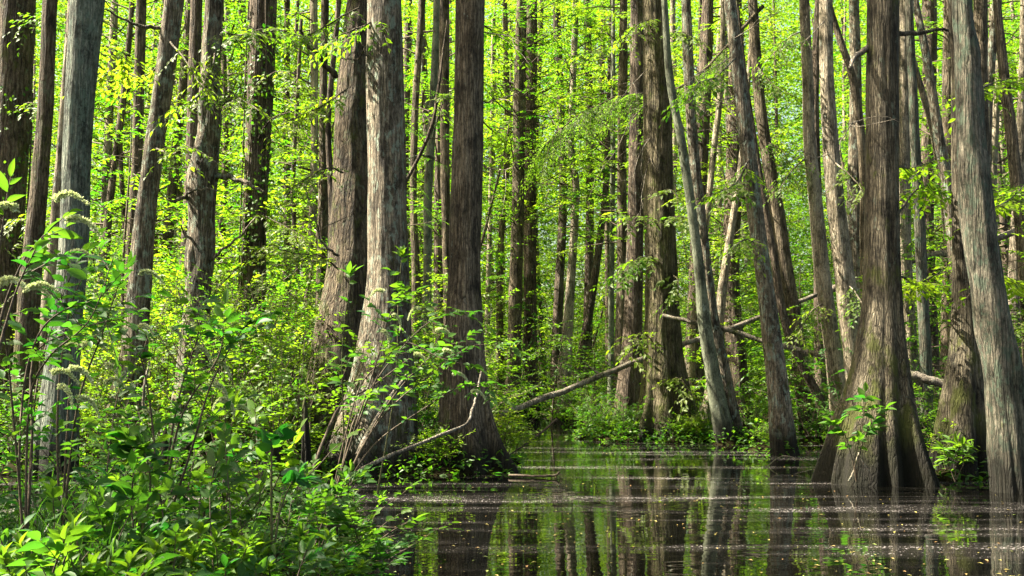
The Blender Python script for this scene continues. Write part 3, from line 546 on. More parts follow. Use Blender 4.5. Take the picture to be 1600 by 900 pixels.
bough(t_big, [(1400, 260), (1430, 262), (1470, 245)], 237, n=14, dy=1.5); bough(t_big, [(1402, 335), (1440, 290), (1470, 300)], 238, n=16, dy=1.5); bough(t_big, [(1405, 430), (1440, 440), (1490, 410)], 239, n=24, dy=2.0); bough(t_peel, [(1530, 320), (1565, 320), (1600, 290)], 240, n=16, dy=1.5); bough(t_peel, [(1535, 420), (1560, 430), (1600, 440)], 241, n=18, dy=2.0); bough(t_peel, [(1515, 150), (1550, 130), (1590, 120)], 242, n=16, dy=2)
bough(t_l45, [(1300, 250), (1330, 275), (1350, 300)], 243, n=12); bough(t_l45, [(1322, 440), (1345, 470), (1350, 500)], 244, n=10); bough(t_l44, [(1265, 240), (1235, 270), (1215, 300)], 245, n=18); bough(t_l44, [(1290, 470), (1265, 490), (1245, 530)], 246, n=14); bough(t_l44, [(1258, 50), (1230, 60), (1205, 90)], 247, n=18)


# ------------------------------------------------------------------ crowns of the traced trees
CROWN = [crown_mesh('crown_%d' % i, 100 + i, -3.4, 4.4, 2.6, 22, .125, 11, 12, .75, .46) for i in range(4)]
CROWN_FINE = [crown_mesh('crown_fine_%d' % i, 140 + i, -5.5, 5.0, 2.6, 42, .13, 12, 13, .7, .46) for i in range(5)]
CROWN_CYP = [crown_mesh('crown_needle_%d' % i, 170 + i, -5.0, 4.0, 2.2, 26, .085, 18, 11, .85, .34, mat='leaf_needle', droop=.3) for i in range(3)]
rs = random.Random(4)
def lean_rot(rec, z):
    i = np.searchsorted(rec['zz'], z); i = min(max(i, 8), len(rec['zz']) - 3)
    d = np.array((*(rec['ax'][i] - rec['ax'][i - 8]), rec['zz'][i] - rec['zz'][i - 8]))
    q = Vector(d).to_track_quat('Z', 'Y'); e = (q.to_matrix() @ Matrix.Rotation(rs.uniform(0, 6.28), 3, 'Z')).to_euler()
    return e
for k, rec in enumerate(TREES):
    if rec['D'] < 20.5: me, zc, sc = CROWN[k % 4], rec['H'] - 2.2, 1.0
    elif rec['D'] < 29: me, zc, sc = CROWN_CYP[k % 3], rec['H'] - 3.5, 1.0
    else: me, zc, sc = CROWN_FINE[k % 5], rec['H'] - 5.5, rs.uniform(.85, 1.15)
    if rec['H'] < 12.5: sc *= .6
    if rec['x'] < -900:  # lower, fuller crowns for the two added shade trees
        me, zc = CROWN_FINE[k % 5], 9.0; sc = 1.0
    link('crown', me, rec['root'], axis_at(rec, min(zc, rec['zz'][-1])) - rec['base'], lean_rot(rec, zc), sc)

# ------------------------------------------------------------------ far trees, saplings and bank shrubs
MARKS = [(-400, 'the picture edge'), (20, 'the vine-hung trunk'), (120, 'the grey-green trunk'), (235, 'the brown leaning trunk'), (318, 'the knobbly trunk'), (400, 'the ivied trunk'),
         (550, 'the scaly-barked trunk'), (605, 'the lichened trunk'), (730, 'the tall straight trunk'), (818, 'the double trunk'), (895, 'the crooked sunlit trunk'),
         (1030, 'the heavy fluted trunk'), (1144, 'the broad dark trunk'), (1176, 'the smooth leaning trunk'), (1303, 'the bright pale trunk'), (1379, 'the big buttressed trunk'),
         (1522, 'the peeling trunk'), (2000, 'the picture edge')]
ORD = 'first second third fourth fifth sixth seventh eighth ninth tenth eleventh twelfth thirteenth fourteenth fifteenth sixteenth seventeenth eighteenth nineteenth twentieth'.split()
def name_by_gap(rows, word):
    """rows: [(photo x, thing)] -> a label that counts them from the left inside the gap between two named trunks"""
    cnt = {}
    for x, o in sorted(rows, key=lambda q: q[0]):
        g = max(i for i, (mx, _) in enumerate(MARKS[:-1]) if x >= mx or i == 0)
        n = cnt.get(g, 0); cnt[g] = n + 1
        a, b = MARKS[g][1], MARKS[g + 1][1]
        o['label'] = f"{ORD[min(n, 19)]} {word} from left between {a} and {b}"

rng0 = np.random.default_rng(21)
def scatter(n, y0, y1, mind, margin=1.12, need_land=None, seed=0, avoid=None, xr=(-1, 1)):
    r = np.random.default_rng(seed); P = []
    for _ in range(n * 60):
        if len(P) >= n: break
        Y = math.sqrt(r.uniform(y0 * y0, y1 * y1)); X = r.uniform(xr[0], xr[1]) * Y * 800 / F * margin
        if need_land is not None and land(np.array(X), np.array(Y))[0] < need_land: continue
        if any((X - a) ** 2 + (Y - b) ** 2 < mind ** 2 for a, b in P): continue
        if avoid and any((X - q['base'][0]) ** 2 + (Y - q['base'][1]) ** 2 < avoid ** 2 for q in TREES): continue
        P.append((X, Y))
    return P

def proto_trunk(i):
    r = np.random.default_rng(300 + i); z = np.linspace(-.4, 26, 46)
    ln = r.normal(0, .022, 2); wob = np.stack([ln[j] * z + .12 * np.sin(z * r.uniform(.2, .5) + r.uniform(0, 6)) for j in (0, 1)], 1); wob -= np.array([np.interp(0, z, wob[:, j]) for j in (0, 1)])
    rad = r.uniform(.06, .19); rr = rad * (1 - .022 * z) * (1 + .5 * np.exp(-np.clip(z, 0, 99) / .5))
    return trunk_mesh('far_trunk_%d' % i, 400 + i, z, wob, rr, 14, ('bark_dark', 'bark_brown', 'bark_pale', 'bark_lichen')[i % 4], .12, .7, .01)
FT = [proto_trunk(i) for i in range(12)]
rows = []
for k, (X, Y) in enumerate(scatter(120, 33, 84, 1.7, need_land=2, seed=5, avoid=1.3)):
    z = float(gz(X, Y))
    o = thing('slim_tree', '', 'tree', (X, Y, z), 'slim trees far back in the wood', rs.uniform(0, 6.28))
    s_ = rs.uniform(.8, 1.35)
    link('trunk', FT[k % 12], o, scale=(s_, s_, 1))
    hc = rs.uniform(8, 14) if Y < 50 else rs.uniform(8, 20)
    link('crown', CROWN_FINE[k % 5], o, (0, 0, hc), (0, 0, rs.uniform(0, 6)), rs.uniform(.9, 1.35))
    rows.append((px(X, Y, 6), o))
name_by_gap(rows, 'slim far trunk')

SAP = []
for i in range(8):
    h = (3.2, 4.6, 6.2, 2.6, 5.2, 7.4, 9.5, 11.5)[i]
    r = np.random.default_rng(500 + i); m = MB(); P = limb_path(r, (0, 0, -.2), (r.normal(0, .06), r.normal(0, .06), 1), h + .3, 9, .05); m.tube(P, np.linspace(.012 + .006 * h, .006, 9), 7, 0)
    SAP.append((m.mesh('sapling_stem_%d' % i, [M['twig']]), crown_mesh('sapling_leaves_%d' % i, 520 + i, h * .18, h, .6 + h * .27, int(13 + h * 5.5), .125, 10, 11, .65, .5, mat='leaf_shrub' if i % 3 == 0 else 'leaf_far', shape='cone', limb=.012, elev=(-.05, .35))))
rows = []
spots = [tuple(at(x, 600, D)[:2]) for x, D in ((160, 24), (205, 21), (265, 23), (345, 22), (440, 24), (475, 21.5), (500, 27), (360, 29), (60, 23), (560, 26), (640, 25), (715, 23), (775, 28), (1120, 27), (1220, 26), (1250, 29), (1400, 22), (1470, 24), (1560, 21), (1590, 25), (930, 33), (860, 30))]
spots += scatter(150, 25, 66, 1.4, need_land=.3, seed=8, avoid=.6)
for k, (X, Y) in enumerate(spots):
    o = thing('sapling', '', 'sapling', (X, Y, float(gz(X, Y))), 'leafy saplings under the trees', rs.uniform(0, 6.28))
    st, lv = SAP[rs.choice((0, 1, 2, 4, 5, 6, 7) if Y > 31 else (0, 1, 3, 2))]; sc = rs.uniform(.8, 1.3)
    link('stem', st, o, scale=sc); link('foliage', lv, o, scale=sc)
    rows.append((px(X, Y, 2), o))
name_by_gap(rows, 'leafy sapling')

def bush_mesh(i, h, nst, ll, w, mat, K=9, spL=.34):
    r = np.random.default_rng(600 + i); st, lf = MB(), MB(); leaf = mid_leaf(w)
    for s_ in range(nst):
        az = r.uniform(0, 6.28); t = r.uniform(.1, .75)
        P = limb_path(r, (r.normal(0, .1), r.normal(0, .1), -.12), (math.cos(az) * t, math.sin(az) * t, 1), h * r.uniform(.7, 1.15), 7, .12, -.03)
        st.tube(P, np.linspace(.009, .003, 7), 5, 0)
        k = int(r.integers(6, 11)); tt = r.uniform(.2, 1, k); j = np.minimum((tt * 6).astype(int), 5); fr = (tt * 6 - j)[:, None]
        o = P[j] * (1 - fr) + P[j + 1] * fr; a2 = r.uniform(0, 6.28, k)
        a = np.stack([np.cos(a2), np.sin(a2), r.uniform(-.1, .8, k)], 1) + unit(P[j + 1] - P[j]) * .4
        sprays(lf, r, o, a, spL * r.uniform(.6, 1.3, k), K, leaf, ll, 0, .14, .5, .6, twig=(.0028, 1))
    return st.mesh('bush_stems_%d' % i, [M['twig']]), lf.mesh('bush_leaves_%d' % i, [M[mat], M['twig']], False)
BUSH = [bush_mesh(0, 1.0, 14, .085, .44, 'leaf_shrub'), bush_mesh(1, 1.5, 16, .095, .46, 'leaf_shrub'), bush_mesh(2, .7, 16, .075, .46, 'leaf_far'), bush_mesh(3, 2.3, 26, .085, .45, 'leaf_far', 10, .42), bush_mesh(4, 3.0, 26, .085, .45, 'leaf_far', 10, .5)]
rows = []
spots = [(X, Y, None) for X, Y in scatter(105, 24.0, 48, 1.1, need_land=-.3, seed=12, avoid=.4)]
for (x, y, D, kind) in [(30, 690, 15, 0), (75, 640, 17, 1), (140, 600, 17, 3), (170, 660, 16, 0), (250, 560, 18, 3), (245, 640, 15, 1), (330, 540, 19, 3), (350, 620, 16, 3), (380, 500, 20, 3), (400, 580, 18, 3), (420, 640, 15, 1),
                        (440, 480, 20, 3), (455, 560, 17.5, 3), (470, 650, 15, 1), (480, 520, 22, 3), (640, 650, 15.6, 1), (680, 640, 16, 0), (690, 690, 15.0, 2), 
                        (780, 640, 17, 2), (930, 650, 25.5, 1), (960, 640, 25, 0), (990, 665, 24, 0), (1080, 655, 23, 2), (1010, 640, 24.5, 0), (1070, 620, 26, 1), (905, 640, 31, 1), (1180, 655, 24, 1), (1270, 640, 22.5, 1), (1195, 690, 20, 2), (1460, 630, 20, 1), (1490, 690, 14.2, 2), (1590, 640, 17, 1), (1350, 640, 20.5, 1), (1010, 668, 23.4, 0), (950, 670, 23.6, 2), (975, 676, 23.2, 1), (1095, 668, 23.4, 0), (1060, 676, 22.9, 2), (925, 660, 24.5, 1), (340, 600, 20, 4), (430, 560, 22, 4), (265, 600, 21, 4), (480, 600, 20.5, 4), (380, 620, 17, 3), (150, 600, 20, 4), (50, 600, 21, 4), (640, 620, 19, 3), (660, 600, 22, 4), (700, 620, 20, 3), (100, 600, 23, 4), (200, 600, 22, 4), (230, 600, 25, 4), (300, 600, 24, 4), (360, 600, 23, 4), (450, 600, 25, 4), (500, 600, 23.5, 4), (410, 600, 26, 4), (330, 600, 27, 4), (20, 600, 24, 4), (170, 600, 26, 4), (560, 600, 21, 3), (630, 600, 23, 4)]:
    p = at(x, y, D); spots.append((p[0], p[1], kind)); HUMPS.append((p[0], p[1], .8, .10))
for k, (X, Y, kind) in enumerate(spots):
    o = thing('shrub', '', 'shrub', (X, Y, max(.02, float(gz(X, Y)))), 'low shrubs along the banks and hummocks', rs.uniform(0, 6.28))
    st, lv = BUSH[rs.choice((0, 1, 3, 3, 4)) if kind is None else kind]; sc = rs.uniform(.8, 1.25)
    pc = px(X, Y, .6)
    if 800 < pc < 1330 and Y < 30: sc *= .62
    elif 470 < pc < 720 and Y < 17: sc *= .7
    elif pc < 600 and Y > 17: sc *= 1.05
    link('stems', st, o, scale=sc); link('foliage', lv, o, scale=sc)
    rows.append((px(X, Y, .6), o))
name_by_gap(rows, 'low shrub')

# the mass of leaves that closes the view far back, and the low growth on the forest floor
r = np.random.default_rng(77); mb = MB(); nc = 16000
Yc = r.uniform(66, 128, nc); Xc = r.uniform(-.62, .62, nc) * Yc; Zc = r.uniform(0, 1, nc) ** 1.1 * (8 + Yc * .34); per = 60
o = np.stack([Xc, Yc, Zc], 1)[:, None] + r.normal(0, 1, (nc, per, 3)) * np.array((1.5, 1.5, .55)); o[..., 2] = np.abs(o[..., 2])
d = r.normal(0, 1, (nc, per, 3)) * np.array((1, 1, .35)); n = r.normal(0, .45, (nc, per, 3)) + np.array((0, 0, 1))
mb.leaves(lo_leaf(.5), o.reshape(-1, 3), d.reshape(-1, 3), n.reshape(-1, 3), r.uniform(.20, .42, nc * per), 0, np.clip(r.normal(.5, .15, nc).repeat(per) + r.normal(0, .12, nc * per), 0, 1))
tag(link('far_woods', mb.mesh('far_woods', [M['leaf_far']], False)), 'bright green mass of leaves closing the wood far behind the trunks', 'woods', kind='stuff')

r = np.random.default_rng(78); mb = MB(); n_ = 130000
Y = np.sqrt(r.uniform(20.0 ** 2, 60 ** 2, n_)); X = r.uniform(-.56, .56, n_) * Y
fr_, ne_ = land(X, Y); z = gz(X, Y); dens = fbm(X * .7, Y * .7, 31); keep = (z > .0) & (dens > np.where(z < .25, .22, .36))
X, Y, z = X[keep], Y[keep], z[keep]; h = r.uniform(0, 1, len(X)) ** 1.5 * .5 * (dens[keep] * 2)
d = r.normal(0, 1, (len(X), 3)) * np.array((1, 1, .5)); n = r.normal(0, .4, (len(X), 3)) + np.array((0, 0, 1))
mb.leaves(lo_leaf(.5), np.stack([X, Y, z + h], 1), d, n, r.uniform(.07, .15, len(X)), 0, np.clip(r.normal(.5, .22, len(X)), 0, 1))
for hx, hy, hr, hh in HUMPS:
    if hy < 12.5: continue
    k = int(150 + 230 * min(hr, 1.6)); a = r.uniform(0, 6.28, k); q = hr * r.uniform(.35, 1.15, k); X, Y = hx + q * np.cos(a), hy + q * np.sin(a); z = gz(X, Y); m_ = z > -.10; X, Y, z = X[m_], Y[m_], np.maximum(z[m_], 0)
    mb.leaves(lo_leaf(.5), np.stack([X, Y, z + r.uniform(0, 1, len(X)) ** 2 * .26], 1), r.normal(0, 1, (len(X), 3)) * np.array((1, 1, .5)), r.normal(0, .4, (len(X), 3)) + np.array((0, 0, 1)), r.uniform(.06, .13, len(X)), 0, np.clip(r.normal(.45, .22, len(X)), 0, 1))
tag(link('ground_cover', mb.mesh('ground_cover', [M['leaf_shrub']], False)), 'low leafy growth covering the floor of the wood', 'ground cover', kind='stuff')

# ------------------------------------------------------------------ ground sheet
def ground_mesh():
    xs = np.concatenate([np.linspace(-400, -42, 16), np.linspace(-40, 40, 321), np.linspace(42, 400, 16)])
    ys = np.concatenate([np.linspace(-60, -7, 8), np.linspace(-6, 60, 331), np.linspace(62, 600, 30)])
    X, Y = np.meshgrid(xs, ys); Z = gz(X, Y); nx = len(xs)
    mb = MB(); i = np.arange(len(ys) - 1)[:, None] * nx; j = np.arange(nx - 1)[None]
    mb.add(np.stack([X, Y, Z], -1).reshape(-1, 3), np.stack([i + j, i + j + 1, i + nx + j + 1, i + nx + j], -1).reshape(-1, 4))
    return mb.mesh('ground', [plain_mat('wet_leaf_litter', (0.004, 0.004, 0.002), (0.018, 0.015, 0.006), 9.0, 1.0, .8, .03)])
tag(link('ground', ground_mesh()), kind='structure')

def water_mat():
    m, nt, out = new_mat('dark_swamp_water'); L = nt.links
    tc = N(nt, "ShaderNodeTexCoord")
    def mp(s, rot=0.0):
        q = N(nt, "ShaderNodeMapping"); q.inputs['Scale'].default_value = s; q.inputs['Rotation'].default_value = (0, 0, rot); L.new(tc.outputs['Object'], q.inputs['Vector']); return q.outputs[0]
    p = N(nt, "ShaderNodeBsdfPrincipled"); p.inputs['Base Color'].default_value = (.002, .002, .0015, 1); setin(p, Roughness=.015, IOR=1.42)
    rp = N(nt, "ShaderNodeTexNoise"); L.new(mp((1.6, 3.0, 1)), rp.inputs['Vector']); setin(rp, Scale=1.0, Detail=2.0)
    b = N(nt, "ShaderNodeBump"); b.inputs['Strength'].default_value = .05; b.inputs['Distance'].default_value = .05; L.new(rp.outputs['Fac'], b.inputs['Height']); L.new(b.outputs[0], p.inputs['Normal'])
    # drifting film of pale pollen and tiny floating specks, gathered in long streaks
    s1 = N(nt, "ShaderNodeTexNoise"); L.new(mp((.16, 1.15, 1), .06), s1.inputs['Vector']); setin(s1, Scale=1.0, Detail=4.0, Roughness=.6, Distortion=.5)
    s2 = N(nt, "ShaderNodeTexNoise"); L.new(mp((.9, 4.5, 1), -.03), s2.inputs['Vector']); setin(s2, Scale=1.0, Detail=3.0)
    sm = N(nt, "ShaderNodeMath", operation='MULTIPLY_ADD'); L.new(s2.outputs['Fac'], sm.inputs[0]); sm.inputs[1].default_value = .35; L.new(s1.outputs['Fac'], sm.inputs[2])
    band = ramp(nt, [(.66, grey(0)), (.92, grey(1))]); L.new(sm.outputs[0], band.inputs[0])
    sp = N(nt, "ShaderNodeTexVoronoi"); L.new(mp((42, 42, 1)), sp.inputs['Vector']); setin(sp, Scale=1.0)
    spn = N(nt, "ShaderNodeTexNoise"); L.new(mp((9, 9, 1)), spn.inputs['Vector']); setin(spn, Scale=1.0, Detail=5.0, Roughness=.7)
    th = N(nt, "ShaderNodeMath", operation='MULTIPLY'); L.new(band.outputs[0], th.inputs[0]); L.new(spn.outputs['Fac'], th.inputs[1])
    th2 = N(nt, "ShaderNodeMath", operation='MULTIPLY_ADD'); L.new(th.outputs[0], th2.inputs[0]); th2.inputs[1].default_value = 1.05; th2.inputs[2].default_value = .06
    lt = N(nt, "ShaderNodeMath", operation='LESS_THAN'); L.new(sp.outputs['Distance'], lt.inputs[0]); L.new(th2.outputs[0], lt.inputs[1])
    rc = N(nt, "ShaderNodeSeparateColor"); L.new(sp.outputs['Color'], rc.inputs[0])
    gt = N(nt, "ShaderNodeMath", operation='LESS_THAN'); L.new(rc.outputs[0], gt.inputs[0]); 
    gm = N(nt, "ShaderNodeMath", operation='MULTIPLY_ADD'); L.new(band.outputs[0], gm.inputs[0]); gm.inputs[1].default_value = .8; gm.inputs[2].default_value = .03; L.new(gm.outputs[0], gt.inputs[1])
    fac = N(nt, "ShaderNodeMath", operation='MULTIPLY'); L.new(lt.outputs[0], fac.inputs[0]); L.new(gt.outputs[0], fac.inputs[1])
    f2 = N(nt, "ShaderNodeMath", operation='MULTIPLY'); L.new(fac.outputs[0], f2.inputs[0]); f2.inputs[1].default_value = .62
    haze = N(nt, "ShaderNodeMath", operation='MULTIPLY_ADD'); L.new(band.outputs[0], haze.inputs[0]); haze.inputs[1].default_value = .07; L.new(f2.outputs[0], haze.inputs[2])
    df = N(nt, "ShaderNodeBsdfDiffuse"); cr = ramp(nt, [(0, (.13, .115, .105)), (1, (.33, .30, .29))]); L.new(rc.outputs[1], cr.inputs[0]); L.new(cr.outputs[0], df.inputs[0])
    mx = N(nt, "ShaderNodeMixShader"); L.new(haze.outputs[0], mx.inputs[0]); L.new(p.outputs[0], mx.inputs[1]); L.new(df.outputs[0], mx.inputs[2]); L.new(mx.outputs[0], out.inputs[0])
    return m
mb = MB(); mb.add([(-60, -12, 0), (60, -12, 0), (60, 60, 0), (-60, 60, 0)], [[0, 1, 2, 3]])
tag(link('water', mb.mesh('water', [water_mat()], False)), kind='structure')

# ------------------------------------------------------------------ fallen trunks, dead branches, knees
def pole(name, label, cat, pts, r0, r1, mat, seed=0, seg=14, group=None, jag=.25, stubs=0):
    """pts: (photo x, photo y, distance)"""
    P = np.array([at(*q) for q in pts]); base = P[0].copy(); P = P - base; n = max(10, 5 * len(pts))
    _, P = resample(np.arange(len(pts)).astype(float), P, n); rg = np.random.default_rng(seed + 900)
    P += rg.normal(0, r0 * jag * .5, P.shape); m = MB(); m.tube(P, np.linspace(r0, r1, n) * rg.uniform(.92, 1.08, n), seg, 0)
    for _ in range(stubs):
        i = rg.integers(2, n - 2); q = limb_path(rg, P[i], rg.normal(0, 1, 3) + np.array((0, 0, .6)), rg.uniform(.15, .5) * (r0 / .06), 4, .2); m.tube(q, np.linspace(r0 * .4, r0 * .12, 4), 6, 0)
    o = link(name, m.mesh(name, [M[mat]]), None, base); return tag(o, label, cat, group)
pole('fallen_trunk', 'long fallen trunk rising from the far water edge behind the heavy fluted trunk', 'log', [(782, 648, 22.6), (880, 611, 23.4), (1005, 560, 24.6), (1140, 513, 25.6), (1280, 459, 26.5)], .065, .055, 'wood_dead', 1, stubs=3)
pole('fallen_trunk', 'upper fallen trunk leaning behind the big buttressed and peeling trunks', 'log', [(1300, 452, 25.5), (1345, 434, 25.3), (1430, 405, 25), (1510, 388, 24.8), (1592, 359, 24.5), (1650, 336, 24.4)], .085, .075, 'wood_dead', 2, stubs=2)
pole('dead_branch', 'thin bare pole slanting down right of the heavy fluted trunk', 'branch', [(1036, 493, 23.2), (1085, 504, 23), (1140, 516, 22.8), (1195, 534, 22.6), (1292, 557, 22.2)], .045, .055, 'wood_dead', 3, 10)
pole('fallen_trunk', 'pale sunlit fallen log right of the big buttressed trunk', 'log', [(1405, 582, 19.2), (1445, 591, 19), (1487, 602, 18.9), (1545, 615, 18.7)], .085, .07, 'wood_dead', 4)
pole('dead_branch', 'grey bare branch bending upward over the water before the tall straight trunk', 'branch', [(505, 790, 7.4), (535, 760, 7.5), (566, 733, 7.6), (617, 709, 7.8), (680, 683, 8.1), (728, 663, 8.4), (738, 640, 8.5), (746, 612, 8.6), (753, 578, 8.7)], .017, .008, 'wood_dead', 5, 10, jag=.2)
pole('dead_branch', 'straight grey dead stick propped before the lichen-spotted trunk', 'branch', [(558, 712, 8.3), (580, 668, 8.5), (603, 630, 8.7), (636, 584, 9)], .020, .011, 'wood_dead', 6, 10, jag=.2)
pole('dead_branch', 'dark bent branch running down beside the foot of the lichen-spotted trunk', 'branch', [(480, 760, 7.3), (505, 690, 7.5), (535, 630, 7.7), (580, 605, 7.9), (640, 560, 8.2)], .012, .006, 'twig', 7, 8)
pole('dead_branch', 'thin dark stick lying low over the water by the shrubs', 'branch', [(420, 826, 6.3), (470, 823, 6.4), (560, 822, 6.6), (642, 827, 6.8)], .011, .006, 'twig', 8, 8)
pole('dead_branch', 'lowest thin curved stick trailing over the water by the shrubs', 'branch', [(400, 880, 6.0), (470, 888, 6.1), (545, 880, 6.2), (590, 868, 6.3), (632, 860, 6.4)], .010, .005, 'twig', 9, 8)
pole('dead_branch', 'dark stick floating in the water before the double trunk', 'branch', [(795, 743, 14.3), (840, 744, 14.2), (868, 742, 14.2), (874, 737, 14.2)], .018, .014, 'twig', 10, 8)
pole('dead_branch', 'dark thin bough dipping toward the water beside the tall straight trunk', 'branch', [(870, 655, 17), (838, 682, 17), (805, 705, 16.8), (780, 722, 16.6)], .02, .008, 'twig', 11, 8)
pole('dead_branch', 'pale forked twig lying on the water left of the big buttressed trunk', 'branch', [(1195, 732, 15.2), (1215, 716, 15.3), (1232, 713, 15.3), (1268, 726, 15.1)], .010, .005, 'wood_dead', 12, 8)
pole('dead_branch', 'second pale twig arching from the water left of the big buttressed trunk', 'branch', [(1196, 728, 14.9), (1224, 745, 14.8), (1250, 738, 14.8), (1275, 733, 14.8)], .008, .004, 'wood_dead', 13, 8)
pole('dead_branch', 'thin pale twig standing in the water before the peeling trunk', 'branch', [(1574, 768, 12.4), (1576, 745, 12.4), (1573, 720, 12.4)], .012, .006, 'wood_dead', 14, 8)
pole('dead_branch', 'pale twig leaning on the fluted foot of the big buttressed trunk', 'branch', [(1326, 752, 12.6), (1334, 735, 12.7), (1340, 712, 12.75), (1350, 700, 12.8)], .010, .005, 'wood_dead', 15, 8)
pole('dead_branch', 'short bright twig stuck across the foot of the big buttressed trunk', 'branch', [(1341, 707, 12.6), (1348, 722, 12.55), (1358, 736, 12.5)], .008, .005, 'wood_dead', 16, 8)
pole('dead_branch', 'thin white dead pole standing between the brown leaning trunk and the knobbly trunk', 'branch', [(224, 640, 15), (226, 600, 15), (234, 565, 15.1)], .022, .015, 'wood_dead', 17, 8)

def knee(label, x, y0, y1, w, D, seed):
    a, b = at(x, y1, D), at(x, y0, D); h = b[2] - a[2]; t = D / ray(x, y1)[1]; r0 = .5 * w / F * t; rg = np.random.default_rng(seed)
    z = np.linspace(-.15, h, 22); f = np.clip(z / h, 0, 1); rr = r0 * (1.35 - .55 * f ** .7) * np.sqrt(np.clip(1 - (f ** 5) * .985, .0, 1)); ax = np.stack([.10 * h * f * rg.normal(), .10 * h * f * rg.normal()]).T if False else np.outer(f, rg.normal(0, .06 * h, 2))
    me = trunk_mesh('cypress_knee', seed, z, ax, rr, 28, 'bark_mossy', .18, .4, .008)
    tag(link('cypress_knee', me, None, (a[0], a[1], a[2])), label, 'root knee', 'knobby root knees among the shrubs')
knee('rounded mossy root knee beside the grass at the near bank', 134, 735, 800, 25, 7.6, 1)
knee('thin mossy root knee poking up through leaves below the brown leaning trunk', 257, 668, 745, 14, 8.0, 2)
knee('broad brown stump behind large dark leaves near the bank', 420, 684, 770, 27, 8.4, 3)
knee('slender root knee left of the foot of the lichen-spotted trunk', 478, 622, 705, 11, 13.5, 4)

# ------------------------------------------------------------------ near shrubs
HI = hi_leaf(.46); HIB = hi_leaf(.62, .12, .08); HIN = hi_leaf(.34, .2, .12)
def flower_mesh(i):
    r = np.random.default_rng(800 + i); m = MB(); L = .105; t = np.linspace(0, 1, 10)
    P = np.stack([t * L * .86, 0 * t, .025 * np.sin(t * 2.6) - .05 * t ** 2], 1); m.tube(P, np.linspace(.0014, .0007, 10), 4, 1)
    k = 260; tt = r.uniform(.1, 1, k); j = np.minimum((tt * 9).astype(int), 8); o = P[j] + (P[j + 1] - P[j]) * (tt * 9 - j)[:, None]
    d = r.normal(0, 1, (k, 3)); d[:, 0] *= .45; d[:, 0] += .15
    m.leaves(lo_leaf(.5), o, d, r.normal(0, 1, (k, 3)), .0165 * (1.15 - .6 * tt), 0, np.clip(r.normal(.55, .25, k), 0, 1))
    return m.mesh('flower_spike_%d' % i, [M['flower'], M['stem_green']], False)
FL = [flower_mesh(i) for i in range(4)]

def grow(stems, seed, ll=.07, leaf=HI, twigs=5, tw_L=.28, K=8, mat='leaf_near', r0=.007, tint=.45, t0=.25, upright=.35, along=True, stem_mat='twig', whorl=False):
    """stems: polylines. Returns the stem mesh, the foliage mesh and the twig ends (place, direction)."""
    r = np.random.default_rng(seed); st, lf = MB(), MB(); ends = []
    for P in stems:
        P = np.asarray(P, float); n0 = len(P); _, P = resample(np.arange(n0).astype(float), P, max(9, 4 * n0)) if n0 < 9 else (0, P)
        n = len(P); st.tube(P, np.linspace(r0, r0 * .3, n), 6, 0)
        tt = np.sort(r.uniform(t0, .97, twigs)); j = np.minimum((tt * (n - 1)).astype(int), n - 2)
        tg = unit(P[j + 1] - P[j]); az = r.uniform(0, 6.28, twigs)
        a = np.stack([np.cos(az), np.sin(az), np.zeros(twigs)], 1) * .9 + tg * .45 + UPV * r.uniform(-.1, upright * 2, (twigs, 1))
        Ls = tw_L * r.uniform(.6, 1.3, twigs) * (1.15 - .5 * tt)
        sprays(lf, r, P[j], a, Ls, K, leaf, ll, 0, .18, tint, .55, .85, twig=(.0022, 1), jitter=.4)
        e = unit(P[-1] - P[-3]); sprays(lf, r, P[-1:] - e * .08, e[None], tw_L * .6, K, leaf, ll, 0, .12, tint + .15, .5, .8, twig=(.0022, 1), jitter=.4)
        if along:
            k = int(5 + 10 * (1 - t0)); t2 = r.uniform(t0, 1, k); q = np.minimum((t2 * (n - 1)).astype(int), n - 2); az = r.uniform(0, 6.28, k)
            d = np.stack([np.cos(az), np.sin(az), r.uniform(-.2, .6, k)], 1)
            lf.leaves(leaf, P[q], d, UPV[None] + r.normal(0, .35, (k, 3)), ll * r.uniform(.7, 1.25, k), 0, np.clip(r.normal(tint, .2, k), 0, 1))
        if whorl:
            k = 7; az = np.arange(k) * 2.4 + r.uniform(0, 6)
            d = np.stack([np.cos(az), np.sin(az), .5 + .25 * np.arange(k)], 1)
            lf.leaves(leaf, np.repeat(P[-1:], k, 0) - e * (np.arange(k)[::-1, None] * .006), d, UPV[None] - d * .4 + r.normal(0, .2, (k, 3)), ll * r.uniform(.8, 1.3, k) * np.linspace(1.1, .7, k), 0, np.clip(r.normal(tint + .25, .15, k), 0, 1))
        for i in range(twigs):
            aa = unit(a[i]); ends.append((P[j[i]] + aa * Ls[i] - UPV * .18 * Ls[i], aa))
        ends.append((P[-1], e))
    return st.mesh('shrub_stems', [M[stem_mat]]), lf.mesh('shrub_leaves', [M[mat], M['twig']]), ends

NEAR = 'leafy shrubs on the near bank'
def put_flowers(root, ends, n, seed, big=1.0):
    rr_ = random.Random(seed); ends = sorted(ends, key=lambda e: -e[0][2])
    for p, a in ends[:n]:
        az = math.atan2(a[1], a[0]) + rr_.uniform(-.5, .5)
        link('flower_spike', FL[rr_.randrange(4)], root, p, (rr_.uniform(-.3, .3), rr_.uniform(-.45, .35), az), big * rr_.uniform(.8, 1.2))

